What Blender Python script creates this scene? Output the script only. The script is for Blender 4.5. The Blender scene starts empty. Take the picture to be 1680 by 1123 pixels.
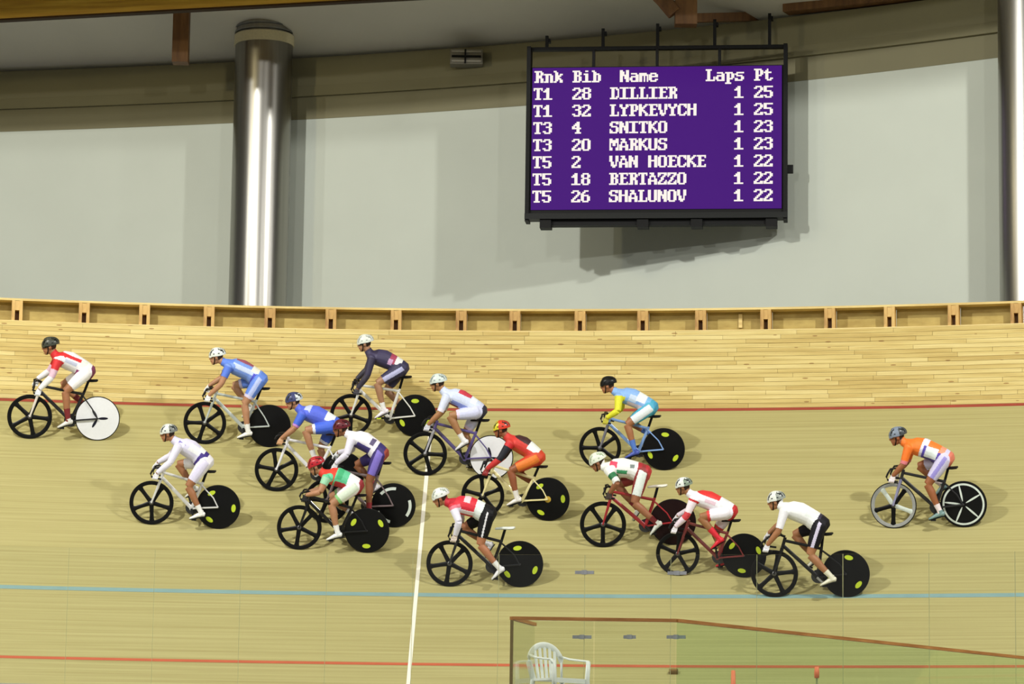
import bpy, bmesh, math, random
import numpy as np
from mathutils import Vector, Matrix
random.seed(7)
S = bpy.context.scene
COL = S.collection

# ------------------------------------------------------------------ camera
FPX, PITCH, ROLL, ZC = 5517.0, 0.153802, 0.014126, 1.6
def cam_axes():
    f = np.array([0, math.cos(PITCH), math.sin(PITCH)]); r = np.array([1., 0, 0])
    u = np.array([0, -math.sin(PITCH), math.cos(PITCH)])
    c, s = math.cos(ROLL), math.sin(ROLL)
    return c*r+s*u, -s*r+c*u, f
CR, CU, CF = cam_axes()
cam_d = bpy.data.cameras.new('camera'); cam = bpy.data.objects.new('camera', cam_d); COL.objects.link(cam)
cam_d.sensor_fit = 'HORIZONTAL'; cam_d.sensor_width = 36; cam_d.lens = 36*FPX/1680
cam_d.clip_start = .5; cam_d.clip_end = 300
M = Matrix.Identity(4)
for i, a in enumerate((CR, CU, -CF)):
    for j in range(3): M[j][i] = a[j]
M[2][3] = ZC
cam.matrix_world = M
S.camera = cam

def proj(p):
    q = np.array([p[0], p[1], p[2]-ZC]); d = q@CF
    return np.array([840+FPX*(q@CR)/d, 561.5-FPX*(q@CU)/d])
def ray(px, py):
    v = CF+CR*(px-840)/FPX-CU*(py-561.5)/FPX
    return v
def at_y(px, py, y):                    # the point of a pixel's ray at distance y in front
    v = ray(px, py); v = v*(y/v[1]); return Vector((v[0], v[1], v[2]+ZC))

# ------------------------------------------------------------------ light
W = bpy.data.worlds.new('world'); S.world = W; W.use_nodes = True
bg = W.node_tree.nodes['Background']; bg.inputs[0].default_value = (1.0, .985, .94, 1); bg.inputs[1].default_value = .17
def flood(name, loc, aim, power, size=.6, col=(1, .985, .93)):
    l = bpy.data.lights.new(name, 'AREA'); l.shape = 'DISK'; l.size = size; l.energy = power; l.color = col
    o = bpy.data.objects.new(name, l); COL.objects.link(o); o.location = loc
    o.rotation_euler = (Vector(aim)-Vector(loc)).to_track_quat('-Z', 'Y').to_euler(); return o
LY, LZ = 37.0, 19.2
flood('hall_floodlight', (-13, LY, LZ), (-3, 54, 8), 3500)
flood('hall_floodlight', (12, LY, LZ), (4, 54, 8), 2650)
flood('hall_floodlight', (-30, LY-4, LZ), (-8, 54, 8), 1450)
flood('hall_floodlight', (30, LY-4, LZ), (8, 54, 8), 1150)
flood('infield_floodlight', (-10, 8, 19), (0, 42, 3), 2200)
flood('infield_floodlight', (10, 8, 19), (0, 42, 3), 2200)
flood('bay_lamp', (-11.5, 50.0, 16.6), (-7, 59, 16.9), 260, .5, (1, .86, .5))
S.view_settings.view_transform = 'Standard'; S.view_settings.look = 'None'
S.view_settings.gamma = 1; S.view_settings.use_curve_mapping = False
S.view_settings.exposure = -0.2

# ------------------------------------------------------------------ materials
MATS = {}
def nodes(name):
    m = bpy.data.materials.new(name); m.use_nodes = True; nt = m.node_tree
    return m, nt, nt.nodes['Principled BSDF']
def lin(c): return tuple(((x/255+.055)/1.055)**2.4 if x/255 > .04045 else x/255/12.92 for x in c)
def paint(rgb, rough=.55, metal=0., noise=.06, scale=30., coat=0.):
    """plain coloured surface with fine mottling; rgb in 0-255 sRGB"""
    key = (tuple(rgb), rough, metal, noise, scale, coat)
    if key in MATS: return MATS[key]
    m, nt, b = nodes('paint_%d_%d_%d' % tuple(rgb))
    c = lin(rgb)
    tc = nt.nodes.new('ShaderNodeTexCoord'); n = nt.nodes.new('ShaderNodeTexNoise'); n.inputs['Scale'].default_value = scale
    n.inputs['Detail'].default_value = 3
    nt.links.new(tc.outputs['Object'], n.inputs['Vector'])
    r = nt.nodes.new('ShaderNodeValToRGB')
    r.color_ramp.elements[0].position = .3; r.color_ramp.elements[1].position = .7
    r.color_ramp.elements[0].color = tuple(x*(1-noise) for x in c)+(1,)
    r.color_ramp.elements[1].color = tuple(min(1, x*(1+noise)) for x in c)+(1,)
    nt.links.new(n.outputs['Fac'], r.inputs['Fac']); nt.links.new(r.outputs['Color'], b.inputs['Base Color'])
    b.inputs['Roughness'].default_value = rough; b.inputs['Metallic'].default_value = metal
    b.inputs['Coat Weight'].default_value = coat
    if max(rgb) < 60: b.inputs['Specular IOR Level'].default_value = .2
    MATS[key] = m; return m
def wood(name, base, dark, light, stretch, rnd=.35, rough=.6, coord='Object', seam=None):
    m, nt, b = nodes(name); N = nt.nodes.new; L = nt.links.new
    tc = N('ShaderNodeTexCoord'); mp = N('ShaderNodeMapping'); mp.inputs['Scale'].default_value = stretch
    L(tc.outputs[coord], mp.inputs['Vector'])
    n = N('ShaderNodeTexNoise'); n.inputs['Scale'].default_value = 1; n.inputs['Detail'].default_value = 5; n.inputs['Roughness'].default_value = .6
    L(mp.outputs['Vector'], n.inputs['Vector'])
    oi = N('ShaderNodeObjectInfo')
    mul = N('ShaderNodeMath'); mul.operation = 'MULTIPLY_ADD'; mul.inputs[1].default_value = rnd; mul.inputs[2].default_value = -rnd/2
    L(oi.outputs['Random'], mul.inputs[0])
    add = N('ShaderNodeMath'); add.operation = 'ADD'; L(n.outputs['Fac'], add.inputs[0]); L(mul.outputs[0], add.inputs[1])
    r = N('ShaderNodeValToRGB'); e = r.color_ramp.elements
    e[0].position = .25; e[0].color = lin(dark)+(1,); e[1].position = .78; e[1].color = lin(light)+(1,)
    x = e.new(.5); x.color = lin(base)+(1,)
    L(add.outputs[0], r.inputs['Fac'])
    out = r.outputs['Color']
    if seam:                                # knots
        v = N('ShaderNodeTexVoronoi'); v.inputs['Scale'].default_value = 1
        mp2 = N('ShaderNodeMapping'); mp2.inputs['Scale'].default_value = seam
        L(tc.outputs[coord], mp2.inputs['Vector']); L(mp2.outputs['Vector'], v.inputs['Vector'])
        lt = N('ShaderNodeMath'); lt.operation = 'LESS_THAN'; lt.inputs[1].default_value = .11; L(v.outputs['Distance'], lt.inputs[0])
        mx = N('ShaderNodeMixRGB'); mx.blend_type = 'MULTIPLY'; mx.inputs['Color2'].default_value = (.55, .42, .3, 1)
        L(lt.outputs[0], mx.inputs['Fac']); L(out, mx.inputs['Color1']); out = mx.outputs['Color']
    L(out, b.inputs['Base Color']); b.inputs['Roughness'].default_value = rough
    return m
M_TRACK = wood('track_boards', (168, 160, 108), (152, 142, 90), (182, 174, 124), (.22, 22, 1), 0, .5, 'UV')
M_PLANK = wood('fence_planks', (202, 180, 110), (182, 156, 86), (216, 198, 134), (1.0, 1.0, 30), .4, .55, 'Object', (2.2, 2.2, 9))
M_POST = wood('post_wood', (196, 158, 92), (150, 108, 56), (222, 190, 120), (6, 6, 2), .25)
M_PANEL = wood('panel_wood', (172, 150, 80), (152, 128, 60), (188, 166, 94), (3, 3, 9), .15)
M_RAILW = wood('rail_wood', (214, 190, 124), (190, 160, 96), (230, 210, 150), (1, 1, 20), .2)
M_BEAM = wood('glulam', (196, 152, 44), (160, 112, 24), (220, 180, 70), (.6, .6, 14), .0)
M_BROWN = wood('brown_timber', (112, 76, 40), (84, 54, 26), (134, 96, 54), (8, 8, 1), .1)
M_HAND = wood('handrail_wood', (176, 118, 58), (140, 88, 36), (200, 148, 84), (2, 2, 12), .1)
M_WALL = paint((192, 198, 187), .7, 0, .025, .7)
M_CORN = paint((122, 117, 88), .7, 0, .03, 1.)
M_CEIL = paint((212, 208, 196), .75, 0, .04, .5)
M_BLACK = paint((9, 9, 9), .6); M_BLACKG = paint((10, 10, 11), .3)
M_WHITEP = paint((232, 236, 232), .4, 0, .02)
M_FLOOR = paint((150, 152, 140), .8, 0, .05, 2.)
def glass(name, tint, gloss=.03):
    m = bpy.data.materials.new(name); m.use_nodes = True; nt = m.node_tree; N = nt.nodes.new; L = nt.links.new
    nt.nodes.remove(nt.nodes['Principled BSDF']); out = nt.nodes['Material Output']
    t = N('ShaderNodeBsdfTransparent'); t.inputs[0].default_value = tint+(1,)
    g = N('ShaderNodeBsdfGlossy'); g.inputs['Roughness'].default_value = .03
    ge = N('ShaderNodeNewGeometry'); io = N('ShaderNodeMapRange'); L(ge.outputs['Backfacing'], io.inputs['Value'])
    io.inputs['To Min'].default_value = 1.45; io.inputs['To Max'].default_value = 1/1.45
    lw = N('ShaderNodeFresnel'); L(io.outputs[0], lw.inputs['IOR'])
    mx = N('ShaderNodeMixShader'); L(lw.outputs[0], mx.inputs[0]); L(t.outputs[0], mx.inputs[1]); L(g.outputs[0], mx.inputs[2])
    L(mx.outputs[0], out.inputs[0]); return m
M_GLASS = glass('barrier_glass', (.985, .99, .98)); M_GEDGE = paint((150, 152, 112), .3)
M_GREEN = glass('green_glass', (.87, .955, .87)); M_CLEAR = glass('clear_glass', (.96, .98, .95))
def metal(name, rgb, rough):
    m, nt, b = nodes(name); b.inputs['Metallic'].default_value = 1; b.inputs['Roughness'].default_value = rough
    tc = nt.nodes.new('ShaderNodeTexCoord'); mp = nt.nodes.new('ShaderNodeMapping'); mp.inputs['Scale'].default_value = (9, 9, .15)
    n = nt.nodes.new('ShaderNodeTexNoise'); n.inputs['Scale'].default_value = 1.5
    nt.links.new(tc.outputs['Object'], mp.inputs[0]); nt.links.new(mp.outputs[0], n.inputs['Vector'])
    r = nt.nodes.new('ShaderNodeValToRGB'); c = lin(rgb)
    r.color_ramp.elements[0].position = .3; r.color_ramp.elements[1].position = .7
    r.color_ramp.elements[0].color = tuple(x*.86 for x in c)+(1,); r.color_ramp.elements[1].color = tuple(min(1, x*1.06) for x in c)+(1,)
    nt.links.new(n.outputs['Fac'], r.inputs[0]); nt.links.new(r.outputs[0], b.inputs['Base Color']); return m
M_DUCT = metal('galvanised_steel', (150, 148, 143), .3)
M_STEEL = metal('steel', (150, 152, 156), .35)
def emit(name, rgb, k):
    m = bpy.data.materials.new(name); m.use_nodes = True; nt = m.node_tree
    b = nt.nodes['Principled BSDF']; b.inputs['Base Color'].default_value = (.008, .004, .012, 1); b.inputs['Specular IOR Level'].default_value = .05
    b.inputs['Emission Color'].default_value = lin(rgb)+(1,); b.inputs['Emission Strength'].default_value = k; return m
M_SCREEN = emit('screen_purple', (76, 20, 132), .9); M_LED = emit('screen_text', (255, 246, 236), 1.15)

# ------------------------------------------------------------------ mesh helpers
class MB:
    def __init__(s): s.v = []; s.f = []; s.m = []
    def add(s, vs, fs, mi=0):
        o = len(s.v); s.v += [tuple(v) for v in vs]
        for f in fs: s.f.append(tuple(i+o for i in f)); s.m.append(mi)
        return s
    def box(s, c, d, mi=0, R=None):
        x, y, z = d[0]/2, d[1]/2, d[2]/2
        vs = [Vector((a*x, b*y, e*z)) for e in (-1, 1) for b in (-1, 1) for a in (-1, 1)]
        if R is not None: vs = [R@v for v in vs]
        vs = [v+Vector(c) for v in vs]
        return s.add(vs, [(0, 2, 3, 1), (4, 5, 7, 6), (0, 1, 5, 4), (2, 6, 7, 3), (0, 4, 6, 2), (1, 3, 7, 5)], mi)
    def tube(s, pts, rad, n=8, lat=(0, 1, 0), mi=0, cap=True, tint=None):
        """rad: one (a,b) or number per point; a along lat, b across"""
        pts = [Vector(p) for p in pts]; rings = []; lat = Vector(lat)
        for i, p in enumerate(pts):
            d = (pts[min(i+1, len(pts)-1)]-pts[max(i-1, 0)]).normalized()
            l = lat-d*lat.dot(d)
            if l.length < 1e-3: l = d.orthogonal()
            l.normalize(); w = d.cross(l)
            r = rad[i] if isinstance(rad, (list, tuple)) else rad
            a, b = r if isinstance(r, (list, tuple)) else (r, r)
            rings.append([p+l*(a*math.cos(t))+w*(b*math.sin(t)) for t in [2*math.pi*k/n for k in range(n)]])
        vs = [v for r in rings for v in r]; fs = []
        for i in range(len(pts)-1):
            for k in range(n): fs.append((i*n+k, i*n+(k+1) % n, (i+1)*n+(k+1) % n, (i+1)*n+k))
        if cap:
            fs.append(tuple(range(n-1, -1, -1))); e = (len(pts)-1)*n; fs.append(tuple(range(e, e+n)))
        return s.add(vs, fs, mi)
    def ball(s, c, r, n=12, m=8, R=None, mi=0, z0=-1.):
        vs = []; fs = []; c = Vector(c)
        for i in range(m+1):
            ph = math.pi*i/m
            for k in range(n):
                th = 2*math.pi*k/n
                v = Vector((r[0]*math.sin(ph)*math.cos(th), r[1]*math.sin(ph)*math.sin(th), r[2]*math.cos(ph)))
                vs.append(c+(R@v if R is not None else v))
        for i in range(m):
            for k in range(n): fs.append((i*n+k, (i+1)*n+k, (i+1)*n+(k+1) % n, i*n+(k+1) % n))
        return s.add(vs, fs, mi)
    def lathe(s, prof, n=32, axis='y', mi=0, closed=False):
        """prof: (radius, offset along axis)"""
        vs = []; fs = []; m = len(prof)
        for k in range(n):
            t = 2*math.pi*k/n
            for r, h in prof:
                if axis == 'y': vs.append((r*math.cos(t), h, r*math.sin(t)))
                else: vs.append((r*math.cos(t), r*math.sin(t), h))
        for k in range(n):
            k2 = (k+1) % n
            for j in range(m if closed else m-1):
                j2 = (j+1) % m
                fs.append((k*m+j, k*m+j2, k2*m+j2, k2*m+j))
        return s.add(vs, fs, mi)
    def prism(s, outl, y0, y1, mi=0):
        """outline (x,z) extruded along y"""
        n = len(outl); vs = [(x, y0, z) for x, z in outl]+[(x, y1, z) for x, z in outl]
        fs = [tuple(range(n)), tuple(range(2*n-1, n-1, -1))]+[(i, n+i, n+(i+1) % n, (i+1) % n) for i in range(n)]
        return s.add(vs, fs, mi)
    def mesh(s, name, mats, smooth=False):
        me = bpy.data.meshes.new(name); me.from_pydata(s.v, [], s.f)
        bm = bmesh.new(); bm.from_mesh(me); 
        bmesh.ops.remove_doubles(bm, verts=bm.verts, dist=1e-6)
        bmesh.ops.recalc_face_normals(bm, faces=bm.faces); bm.to_mesh(me); bm.free()
        for m in (mats if isinstance(mats, (list, tuple)) else [mats]): me.materials.append(m)
        if len(me.polygons) == len(s.m): me.polygons.foreach_set('material_index', s.m)
        if smooth: me.shade_smooth()
        me.update(); return me
    def obj(s, name, mats, parent=None, smooth=False, sharp=None):
        me = s.mesh(name, mats, smooth)
        if smooth and sharp: me.set_sharp_from_angle(angle=math.radians(sharp))
        return link(name, me, parent)
def link(name, me, parent=None):
    o = bpy.data.objects.new(name, me); COL.objects.link(o)
    if parent: o.parent = parent
    return o
def empty(name, loc=(0, 0, 0)):
    o = bpy.data.objects.new(name, None); COL.objects.link(o); o.location = loc; o.empty_display_size = .1; return o
def tag(o, label, cat, group=None):
    o['label'] = label; o['category'] = cat
    if group: o['group'] = group
    return o
def struct(o, label=None):
    o['kind'] = 'structure'
    if label: o['label'] = label
    return o

# ------------------------------------------------------------------ the banked bend
CX, CY, R0, BETA, Z0 = -2.4537, 18.9487, 30.4615, 0.75068, 2.3151+ZC
cB, sB = math.cos(BETA), math.sin(BETA)
SW = 7.4347                                   # width of the banking
def T(phi, s, h=0., dn=0.):
    r = R0+s*cB-dn*sB
    return Vector((CX+r*math.sin(phi), CY+r*math.cos(phi), Z0+s*sB+dn*cB+h))
PH = .66
def strip(name, s0, s1, mat, dn=0., parent=None, n=140, ns=1, p0=-PH, p1=PH):
    vs = []; fs = []; uv = []
    for i in range(n+1):
        ph = p0+(p1-p0)*i/n
        for j in range(ns+1):
            s = s0+(s1-s0)*j/ns; vs.append(T(ph, s, 0, dn)); uv.append((ph*R0, s))
    for i in range(n):
        for j in range(ns):
            a = i*(ns+1)+j; fs.append((a, a+ns+1, a+ns+2, a+1))
    me = bpy.data.meshes.new(name); me.from_pydata(vs, [], fs); u = me.uv_layers.new()
    for l in me.loops: u.data[l.index].uv = uv[l.vertex_index]
    me.materials.append(mat); return link(name, me, parent)
track = strip('floor', 0, SW, M_TRACK, ns=4); struct(track, 'banked pale wooden cycling track')
def ring_box(name, r0, r1, z0, z1, p0, p1, mat, parent=None, n=None, mi=0):
    n = n or max(1, int(abs(p1-p0)*R0/.9)); vs = []; fs = []
    for i in range(n+1):
        ph = p0+(p1-p0)*i/n
        for r, z in ((r0, z0), (r1, z0), (r1, z1), (r0, z1)):
            vs.append((CX+r*math.sin(ph), CY+r*math.cos(ph), z))
    for i in range(n):
        for k in range(4): fs.append((i*4+k, i*4+(k+1) % 4, i*4+4+(k+1) % 4, i*4+4+k))
    fs += [(3, 2, 1, 0), (n*4, n*4+1, n*4+2, n*4+3)]
    m = MB(); m.add(vs, fs); return m.obj(name, mat, parent)
M_BLUE = paint((126, 158, 158), .5, 0, .05, 3); M_RED = paint((186, 92, 62), .5, 0, .05, 3); M_REDTOP = paint((150, 62, 48), .6, 0, .08, 3)
strip('blue_line', 2.455, 2.545, M_BLUE, .003, track)['label'] = 'blue painted line along the track'
strip('red_line', .82, .88, M_RED, .003, track)['label'] = 'red painted line along the track'
strip('edge_line', SW-.085, SW-.01, M_REDTOP, .003, track)['label'] = 'dark red line at the foot of the fence'
M_WLINE = paint((240, 236, 222), .5, 0, .03, 3)
wl = .03241; strip('white_line', .02, SW-.09, M_WLINE, .005, track, 1, 1, wl-.0009, wl+.0009)['label'] = 'white painted line across the banking'
# support under the banking, apron, infield platform, lower floor
apron = ring_box('floor', R0-3.3, R0, Z0-.4, Z0, -PH, PH, M_FLOOR, None, 40); struct(apron, 'flat grey apron inside the banking')
PZ = 1.6+ZC
m = MB(); m.box((0, 40.6, PZ-.15), (40, 10.6, .3)); struct(m.obj('floor', M_FLOOR), 'raised infield platform')
m = MB(); m.box((0, 16, -.1), (60, 42, .2)); struct(m.obj('floor', M_FLOOR), 'lower infield floor')

# ------------------------------------------------------------------ plank fence on top of the banking
RF = R0+SW*cB; ZF = Z0+SW*sB; H1, H2 = 1.2735, 1.6593
fence = empty('track_fence', (CX, CY+RF, ZF)); FI = Matrix.Translation((-CX, -CY-RF, -ZF))
tag(fence, 'pale plank fence with posts and top rail above the banking', 'fence')
def fpart(o): o.data.transform(FI); return o
row_end = []; rows = 18; rh = H1/rows; PF = .55; PP = .285
for k in range(rows):
    p = -PP-random.random()*.03; p_first = p
    while p < PP:
        ln = random.choice((.7, 1.0, 1.4, 1.8, 2.3))*random.uniform(.85, 1.15)/RF
        j = random.uniform(-.004, .004)
        o = ring_box('plank', RF+j, RF+.03+j, ZF+k*rh+.002, ZF+(k+1)*rh-.002, p+.00006, p+ln-.00006, M_PLANK, fence, max(1, round(ln*RF/.9)))
        fpart(o); p += ln
    row_end.append((p_first, p))
def plank_run(m, k, a, b):
    p = a
    while p < b:
        q = min(b, p+random.choice((.7, 1.0, 1.4, 1.8, 2.3))/RF); j = random.uniform(-.004, .004); n = 2; vs = []; fs = []
        for i in range(n+1):
            ph = p+.00006+(q-p-.00012)*i/n
            for r, z in ((RF+j, ZF+k*rh+.002), (RF+.03+j, ZF+k*rh+.002), (RF+.03+j, ZF+(k+1)*rh-.002), (RF+j, ZF+(k+1)*rh-.002)):
                vs.append((CX+r*math.sin(ph), CY+r*math.cos(ph), z))
        for i in range(n):
            for e in range(4): fs.append((i*4+e, i*4+(e+1) % 4, i*4+4+(e+1) % 4, i*4+4+e))
        fs += [(3, 2, 1, 0), (n*4, n*4+1, n*4+2, n*4+3)]; m.add(vs, fs); p = q
m = MB()
for k in range(rows): plank_run(m, k, row_end[k][1], PF); plank_run(m, k, -PF, row_end[k][0])
o = fpart(m.obj('plank', M_PLANK, fence)); o['kind'] = 'stuff'
fpart(ring_box('backing', RF+.035, RF+.075, ZF, ZF+H1-.01, -PF, PF, M_PANEL, fence, 60))
fpart(ring_box('sill', RF+.0, RF+.34, ZF+H1, ZF+H1+.018, -PF, PF, M_RAILW, fence, 60))
fpart(ring_box('top_rail', RF+.02, RF+.36, ZF+H2-.035, ZF+H2, -PF, PF, M_RAILW, fence, 60))
post_px = [28, 138, 237, 343, 443, 543, 650, 757, 845, 952, 1055, 1150, 1257, 1362, 1460, 1565, 1668]
def phi_of_px(px, r, z):
    a, b = -.45, .45
    for _ in range(40):
        c = (a+b)/2
        if proj((CX+r*math.sin(c), CY+r*math.cos(c), z))[0] < px: a = c
        else: b = c
    return a
post_phi = [phi_of_px(p, RF+.1, ZF+1.45) for p in post_px]
d0 = np.mean(np.diff(post_phi))
post_phi = [post_phi[0]-d0*k for k in range(10, 0, -1)]+post_phi+[post_phi[-1]+d0*k for k in range(1, 9)]
pm = MB(); hz0, hz1 = H1+.018, H2-.035; hh = hz1-hz0
for sx in (-1, 1): pm.box((sx*.062, .12, (hz0+hz1)/2), (.052, .2, hh))
pm.box((0, .11, hz1-hh*.24), (.072, .16, hh*.48)); pm.box((0, .2, (hz0+hz1)/2), (.072, .03, hh), 1)
post_me = pm.mesh('post', [M_POST, M_BROWN])
for i, ph in enumerate(post_phi):
    o = link('post', post_me, fence)
    o.location = (RF*math.sin(ph), RF*math.cos(ph)-RF, 0); o.rotation_euler = (0, 0, -ph)
    if i+1 < len(post_phi):
        q = post_phi[i+1]
        fpart(ring_box('panel', RF+.28, RF+.305, ZF+H1+.018, ZF+H2-.035, ph+.085/RF, q-.085/RF, M_PANEL, fence, 2))
# a lone batten on one panel
ph = phi_of_px(1214, RF+.18, ZF+1.45); m = MB(); m.box((0, .26, (hz0+hz1)/2+.02), (.06, .03, hh-.1)); o = m.obj('batten', M_RAILW, fence)
o.location = (RF*math.sin(ph), RF*math.cos(ph)-RF, 0); o.rotation_euler = (0, 0, -ph)

# ------------------------------------------------------------------ back wall, cornice, ceiling
ridge = [(-420, 184), (0, 172), (200, 165), (480, 152), (700, 140), (850, 130), (1290, 87), (1400, 75), (1560, 55), (1640, 45), (2000, -8)]
HR = 14.35
plan = []
for x, y in ridge:
    v = ray(x, y); k = HR/v[2]; plan.append((v[0]*k, v[1]*k))
px_ = np.array([p[0] for p in plan]); py_ = np.array([p[1] for p in plan])
co = np.polyfit(px_, py_, 3)
XA, XB = -12.5, 10.5; dco = np.polyder(co)
def wall_y(x):
    c = min(max(x, XA), XB); return float(np.polyval(co, c)+np.polyval(dco, c)*(x-c))
wx = np.linspace(-27, 18, 80); wy = np.array([wall_y(x) for x in wx])
def wnorm(x):
    d = np.polyval(dco, min(max(x, XA), XB)); n = Vector((d, -1, 0)); n.normalize(); return n   # towards the hall
def wband(name, z0, z1, out0, out1, mat, thick=None):
    """band along the wall from (z0,out0) to (z1,out1), or a bar if thick is given"""
    prof = [(z0, out0), (z1, out1)] if thick is None else [(z0, out0-thick), (z0, out0), (z1, out1), (z1, out1-thick)]
    vs = []; fs = []; n = len(prof)
    for x, y in zip(wx, wy):
        nn = wnorm(x)
        for z, o in prof: vs.append((x+nn.x*o, y+nn.y*o, z))
    for i in range(len(wx)-1):
        for j in range(n if thick is not None else n-1):
            j2 = (j+1) % n; fs.append((i*n+j, (i+1)*n+j, (i+1)*n+j2, i*n+j2))
    if thick is not None: fs += [tuple(range(n)), tuple(range((len(wx)-1)*n+n-1, (len(wx)-1)*n-1, -1))]
    m = MB(); m.add(vs, fs); return m.obj(name, mat)
ZR = HR+ZC; ZT = 15.0+ZC
struct(wband('wall_back', Z0, ZT, 0, 0, M_WALL, .3), 'pale hall wall behind the track')
struct(wband('trim_1', ZR-.10, ZR+.10, .10, .06, M_CORN, .10), 'ledge along the upper wall')
struct(wband('trim_2', ZR+.10, ZT, .05, .05, M_CORN, .05), 'olive band under the ceiling')
struct(wband('shade_band', 15.42, ZR-.10, .012, .012, M_CORN, .012), 'painted olive shade band below the wall ledge')  # olive strip paints in the shadow lying on the wall under the ledge
# ceiling rising towards the hall
CS = .30
vs = []; fs = []
for i, (x, y) in enumerate(zip(wx, wy)):
    for d in (-.3, 9, 45): vs.append((x, y-d, ZT+(CS*d if d > 0 else 0) if d < 10 else ZT+CS*9+.06*(d-9)))
for i in range(len(wx)-1):
    for j in range(2): a = i*3+j; fs.append((a, a+1, a+4, a+3))
m = MB(); m.add(vs, fs); struct(m.obj('ceiling', M_CEIL), 'pale sloping ceiling')
# added unseen blocker between the floodlights and the wall, shaped to shade its top
dx = np.linspace(-26, 17, 30); vs = []; fs = []
for x in dx:
    y = wall_y(x)-8.0
    zs = 15.42                                            # height on the wall where its shade begins
    t = (y-LY)/(wall_y(x)-LY); zb = LZ+(zs-LZ)*t
    vs += [(x, y, zb), (x, y+.25, zb), (x, y+.25, ZT+2.3), (x, y, ZT+2.3)]
for i in range(len(dx)-1):
    for k in range(4): fs.append((i*4+k, i*4+4+k, i*4+4+(k+1) % 4, i*4+(k+1) % 4))
m = MB(); m.add(vs, fs); struct(m.obj('shade_blocker', M_CEIL), 'added unseen blocker shading the upper wall')

# glulam beams and posts under the roof
def beam_px(name, a, b, ya, yb, depth, height, mat, label, cat='beam'):
    A = at_y(a[0], a[1], ya); B = at_y(b[0], b[1], yb)
    d = (B-A); dh = Vector((d.x, d.y, 0)).normalized(); nrm = Vector((-dh.y, dh.x, 0))
    if nrm.y < 0: nrm = -nrm
    vs = []
    for P in (A, B):
        for o, z in ((0, 0), (depth, 0), (depth, height), (0, height)): vs.append(P+nrm*o+Vector((0, 0, z)))
    c = (A+B)/2; c.z = min(A.z, B.z)
    m = MB(); m.add([v-c for v in vs], [(0, 1, 2, 3), (7, 6, 5, 4)]+[(k, 4+k, 4+(k+1) % 4, (k+1) % 4) for k in range(4)])
    o = m.obj(name, mat); o.location = c; return tag(o, label, cat)
bm_ = beam_px('roof_beam', (-250, 44), (900, -18), 59.6, 57.0, .16, .75, M_BEAM, 'golden glued timber roof beam above a shiny steel duct')
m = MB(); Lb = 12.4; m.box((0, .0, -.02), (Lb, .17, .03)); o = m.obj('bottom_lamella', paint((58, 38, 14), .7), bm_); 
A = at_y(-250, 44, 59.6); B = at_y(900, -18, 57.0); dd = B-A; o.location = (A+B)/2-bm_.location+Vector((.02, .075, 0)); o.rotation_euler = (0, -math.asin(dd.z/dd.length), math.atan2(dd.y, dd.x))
def strut(name, px0, px1, yt, yb, y, d, mat, label):
    A = at_y(px0, yb, y); B = at_y(px1, yb, y); Tt = at_y(px0, yt, y)
    m = MB(); m.box((0, 0, (Tt.z-A.z)/2), (B.x-A.x, d, Tt.z-A.z)); o = m.obj(name, mat); o.location = ((A.x+B.x)/2, y, A.z); return tag(o, label, 'post')
strut('timber_post', 283, 309, 10, 104, 60.6, .3, M_BROWN, 'dark brown timber post under the golden roof beam')
p2 = strut('timber_post', 1107, 1143, -25, 42, 57.9, .3, M_BROWN, 'dark brown timber post with knee brace above the scoreboard')
A = at_y(1107, 22, 57.8)-p2.location; B = at_y(1060, -30, 57.8)-p2.location
m = MB(); m.tube([A, (A+B)/2+Vector((.06, 0, -.05)), B], .14, 8); m.obj('knee_brace', M_BROWN, p2)
beam_px('roof_purlin', (1143, 36), (1262, 33), 58.0, 59.0, .12, .16, M_BROWN, 'thin brown purlin running from the braced post to the wall')
beam_px('roof_beam', (1284, 19), (1760, -30), 58.2, 55.8, .3, .5, M_BROWN, 'dark brown roof beam running along the band above the pale wall')

# ------------------------------------------------------------------ steel ducts
def duct(cx_px, w_px, y, ztop, label, elbow=True):
    b = at_y(cx_px, 480, y); r = w_px/FPX*y/2
    o = empty('air_duct', (b.x, b.y, Z0)); tag(o, label, 'duct')
    m = MB(); m.lathe([(r, 0), (r, ztop-Z0)], 48, 'z'); m.obj('pipe', M_DUCT, o, True)
    for k, zz in enumerate((Z0+6.0, )):
        m = MB(); m.lathe([(r, zz-Z0), (r+.012, zz-Z0+.01), (r+.012, zz-Z0+.05), (r, zz-Z0+.06)], 48, 'z'); m.obj('seam', M_DUCT, o, True)
    h = ztop-Z0
    m = MB(); m.lathe([(r, h-.02), (r+.02, h-.02), (r+.02, h+.17), (r, h+.17)], 48, 'z'); m.obj('collar', paint((214, 204, 168), .5), o, True, 40)
    if elbow:
        m = MB(); m.lathe([(r-.015, h+.17), (r-.015, h+.38)], 48, 'z'); m.obj('throat', M_DUCT, o, True)
        for k in range(2):
            m = MB(); m.lathe([(r-.015, h+.2+.1*k), (r+.015, h+.21+.1*k), (r+.015, h+.235+.1*k), (r-.015, h+.245+.1*k)], 48, 'z'); m.obj('rib', M_STEEL, o, True, 40)
    return o
zt = at_y(425, 73, wall_y(-4.3)-.75).z
duct(423, 97, wall_y(-4.5)-.75, zt, 'shiny steel air duct with cream collar below the golden roof beam')
duct(1697, 114, wall_y(8.9)-.75, zt, 'shiny steel air duct at the end of the dark brown roof beam')

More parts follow.
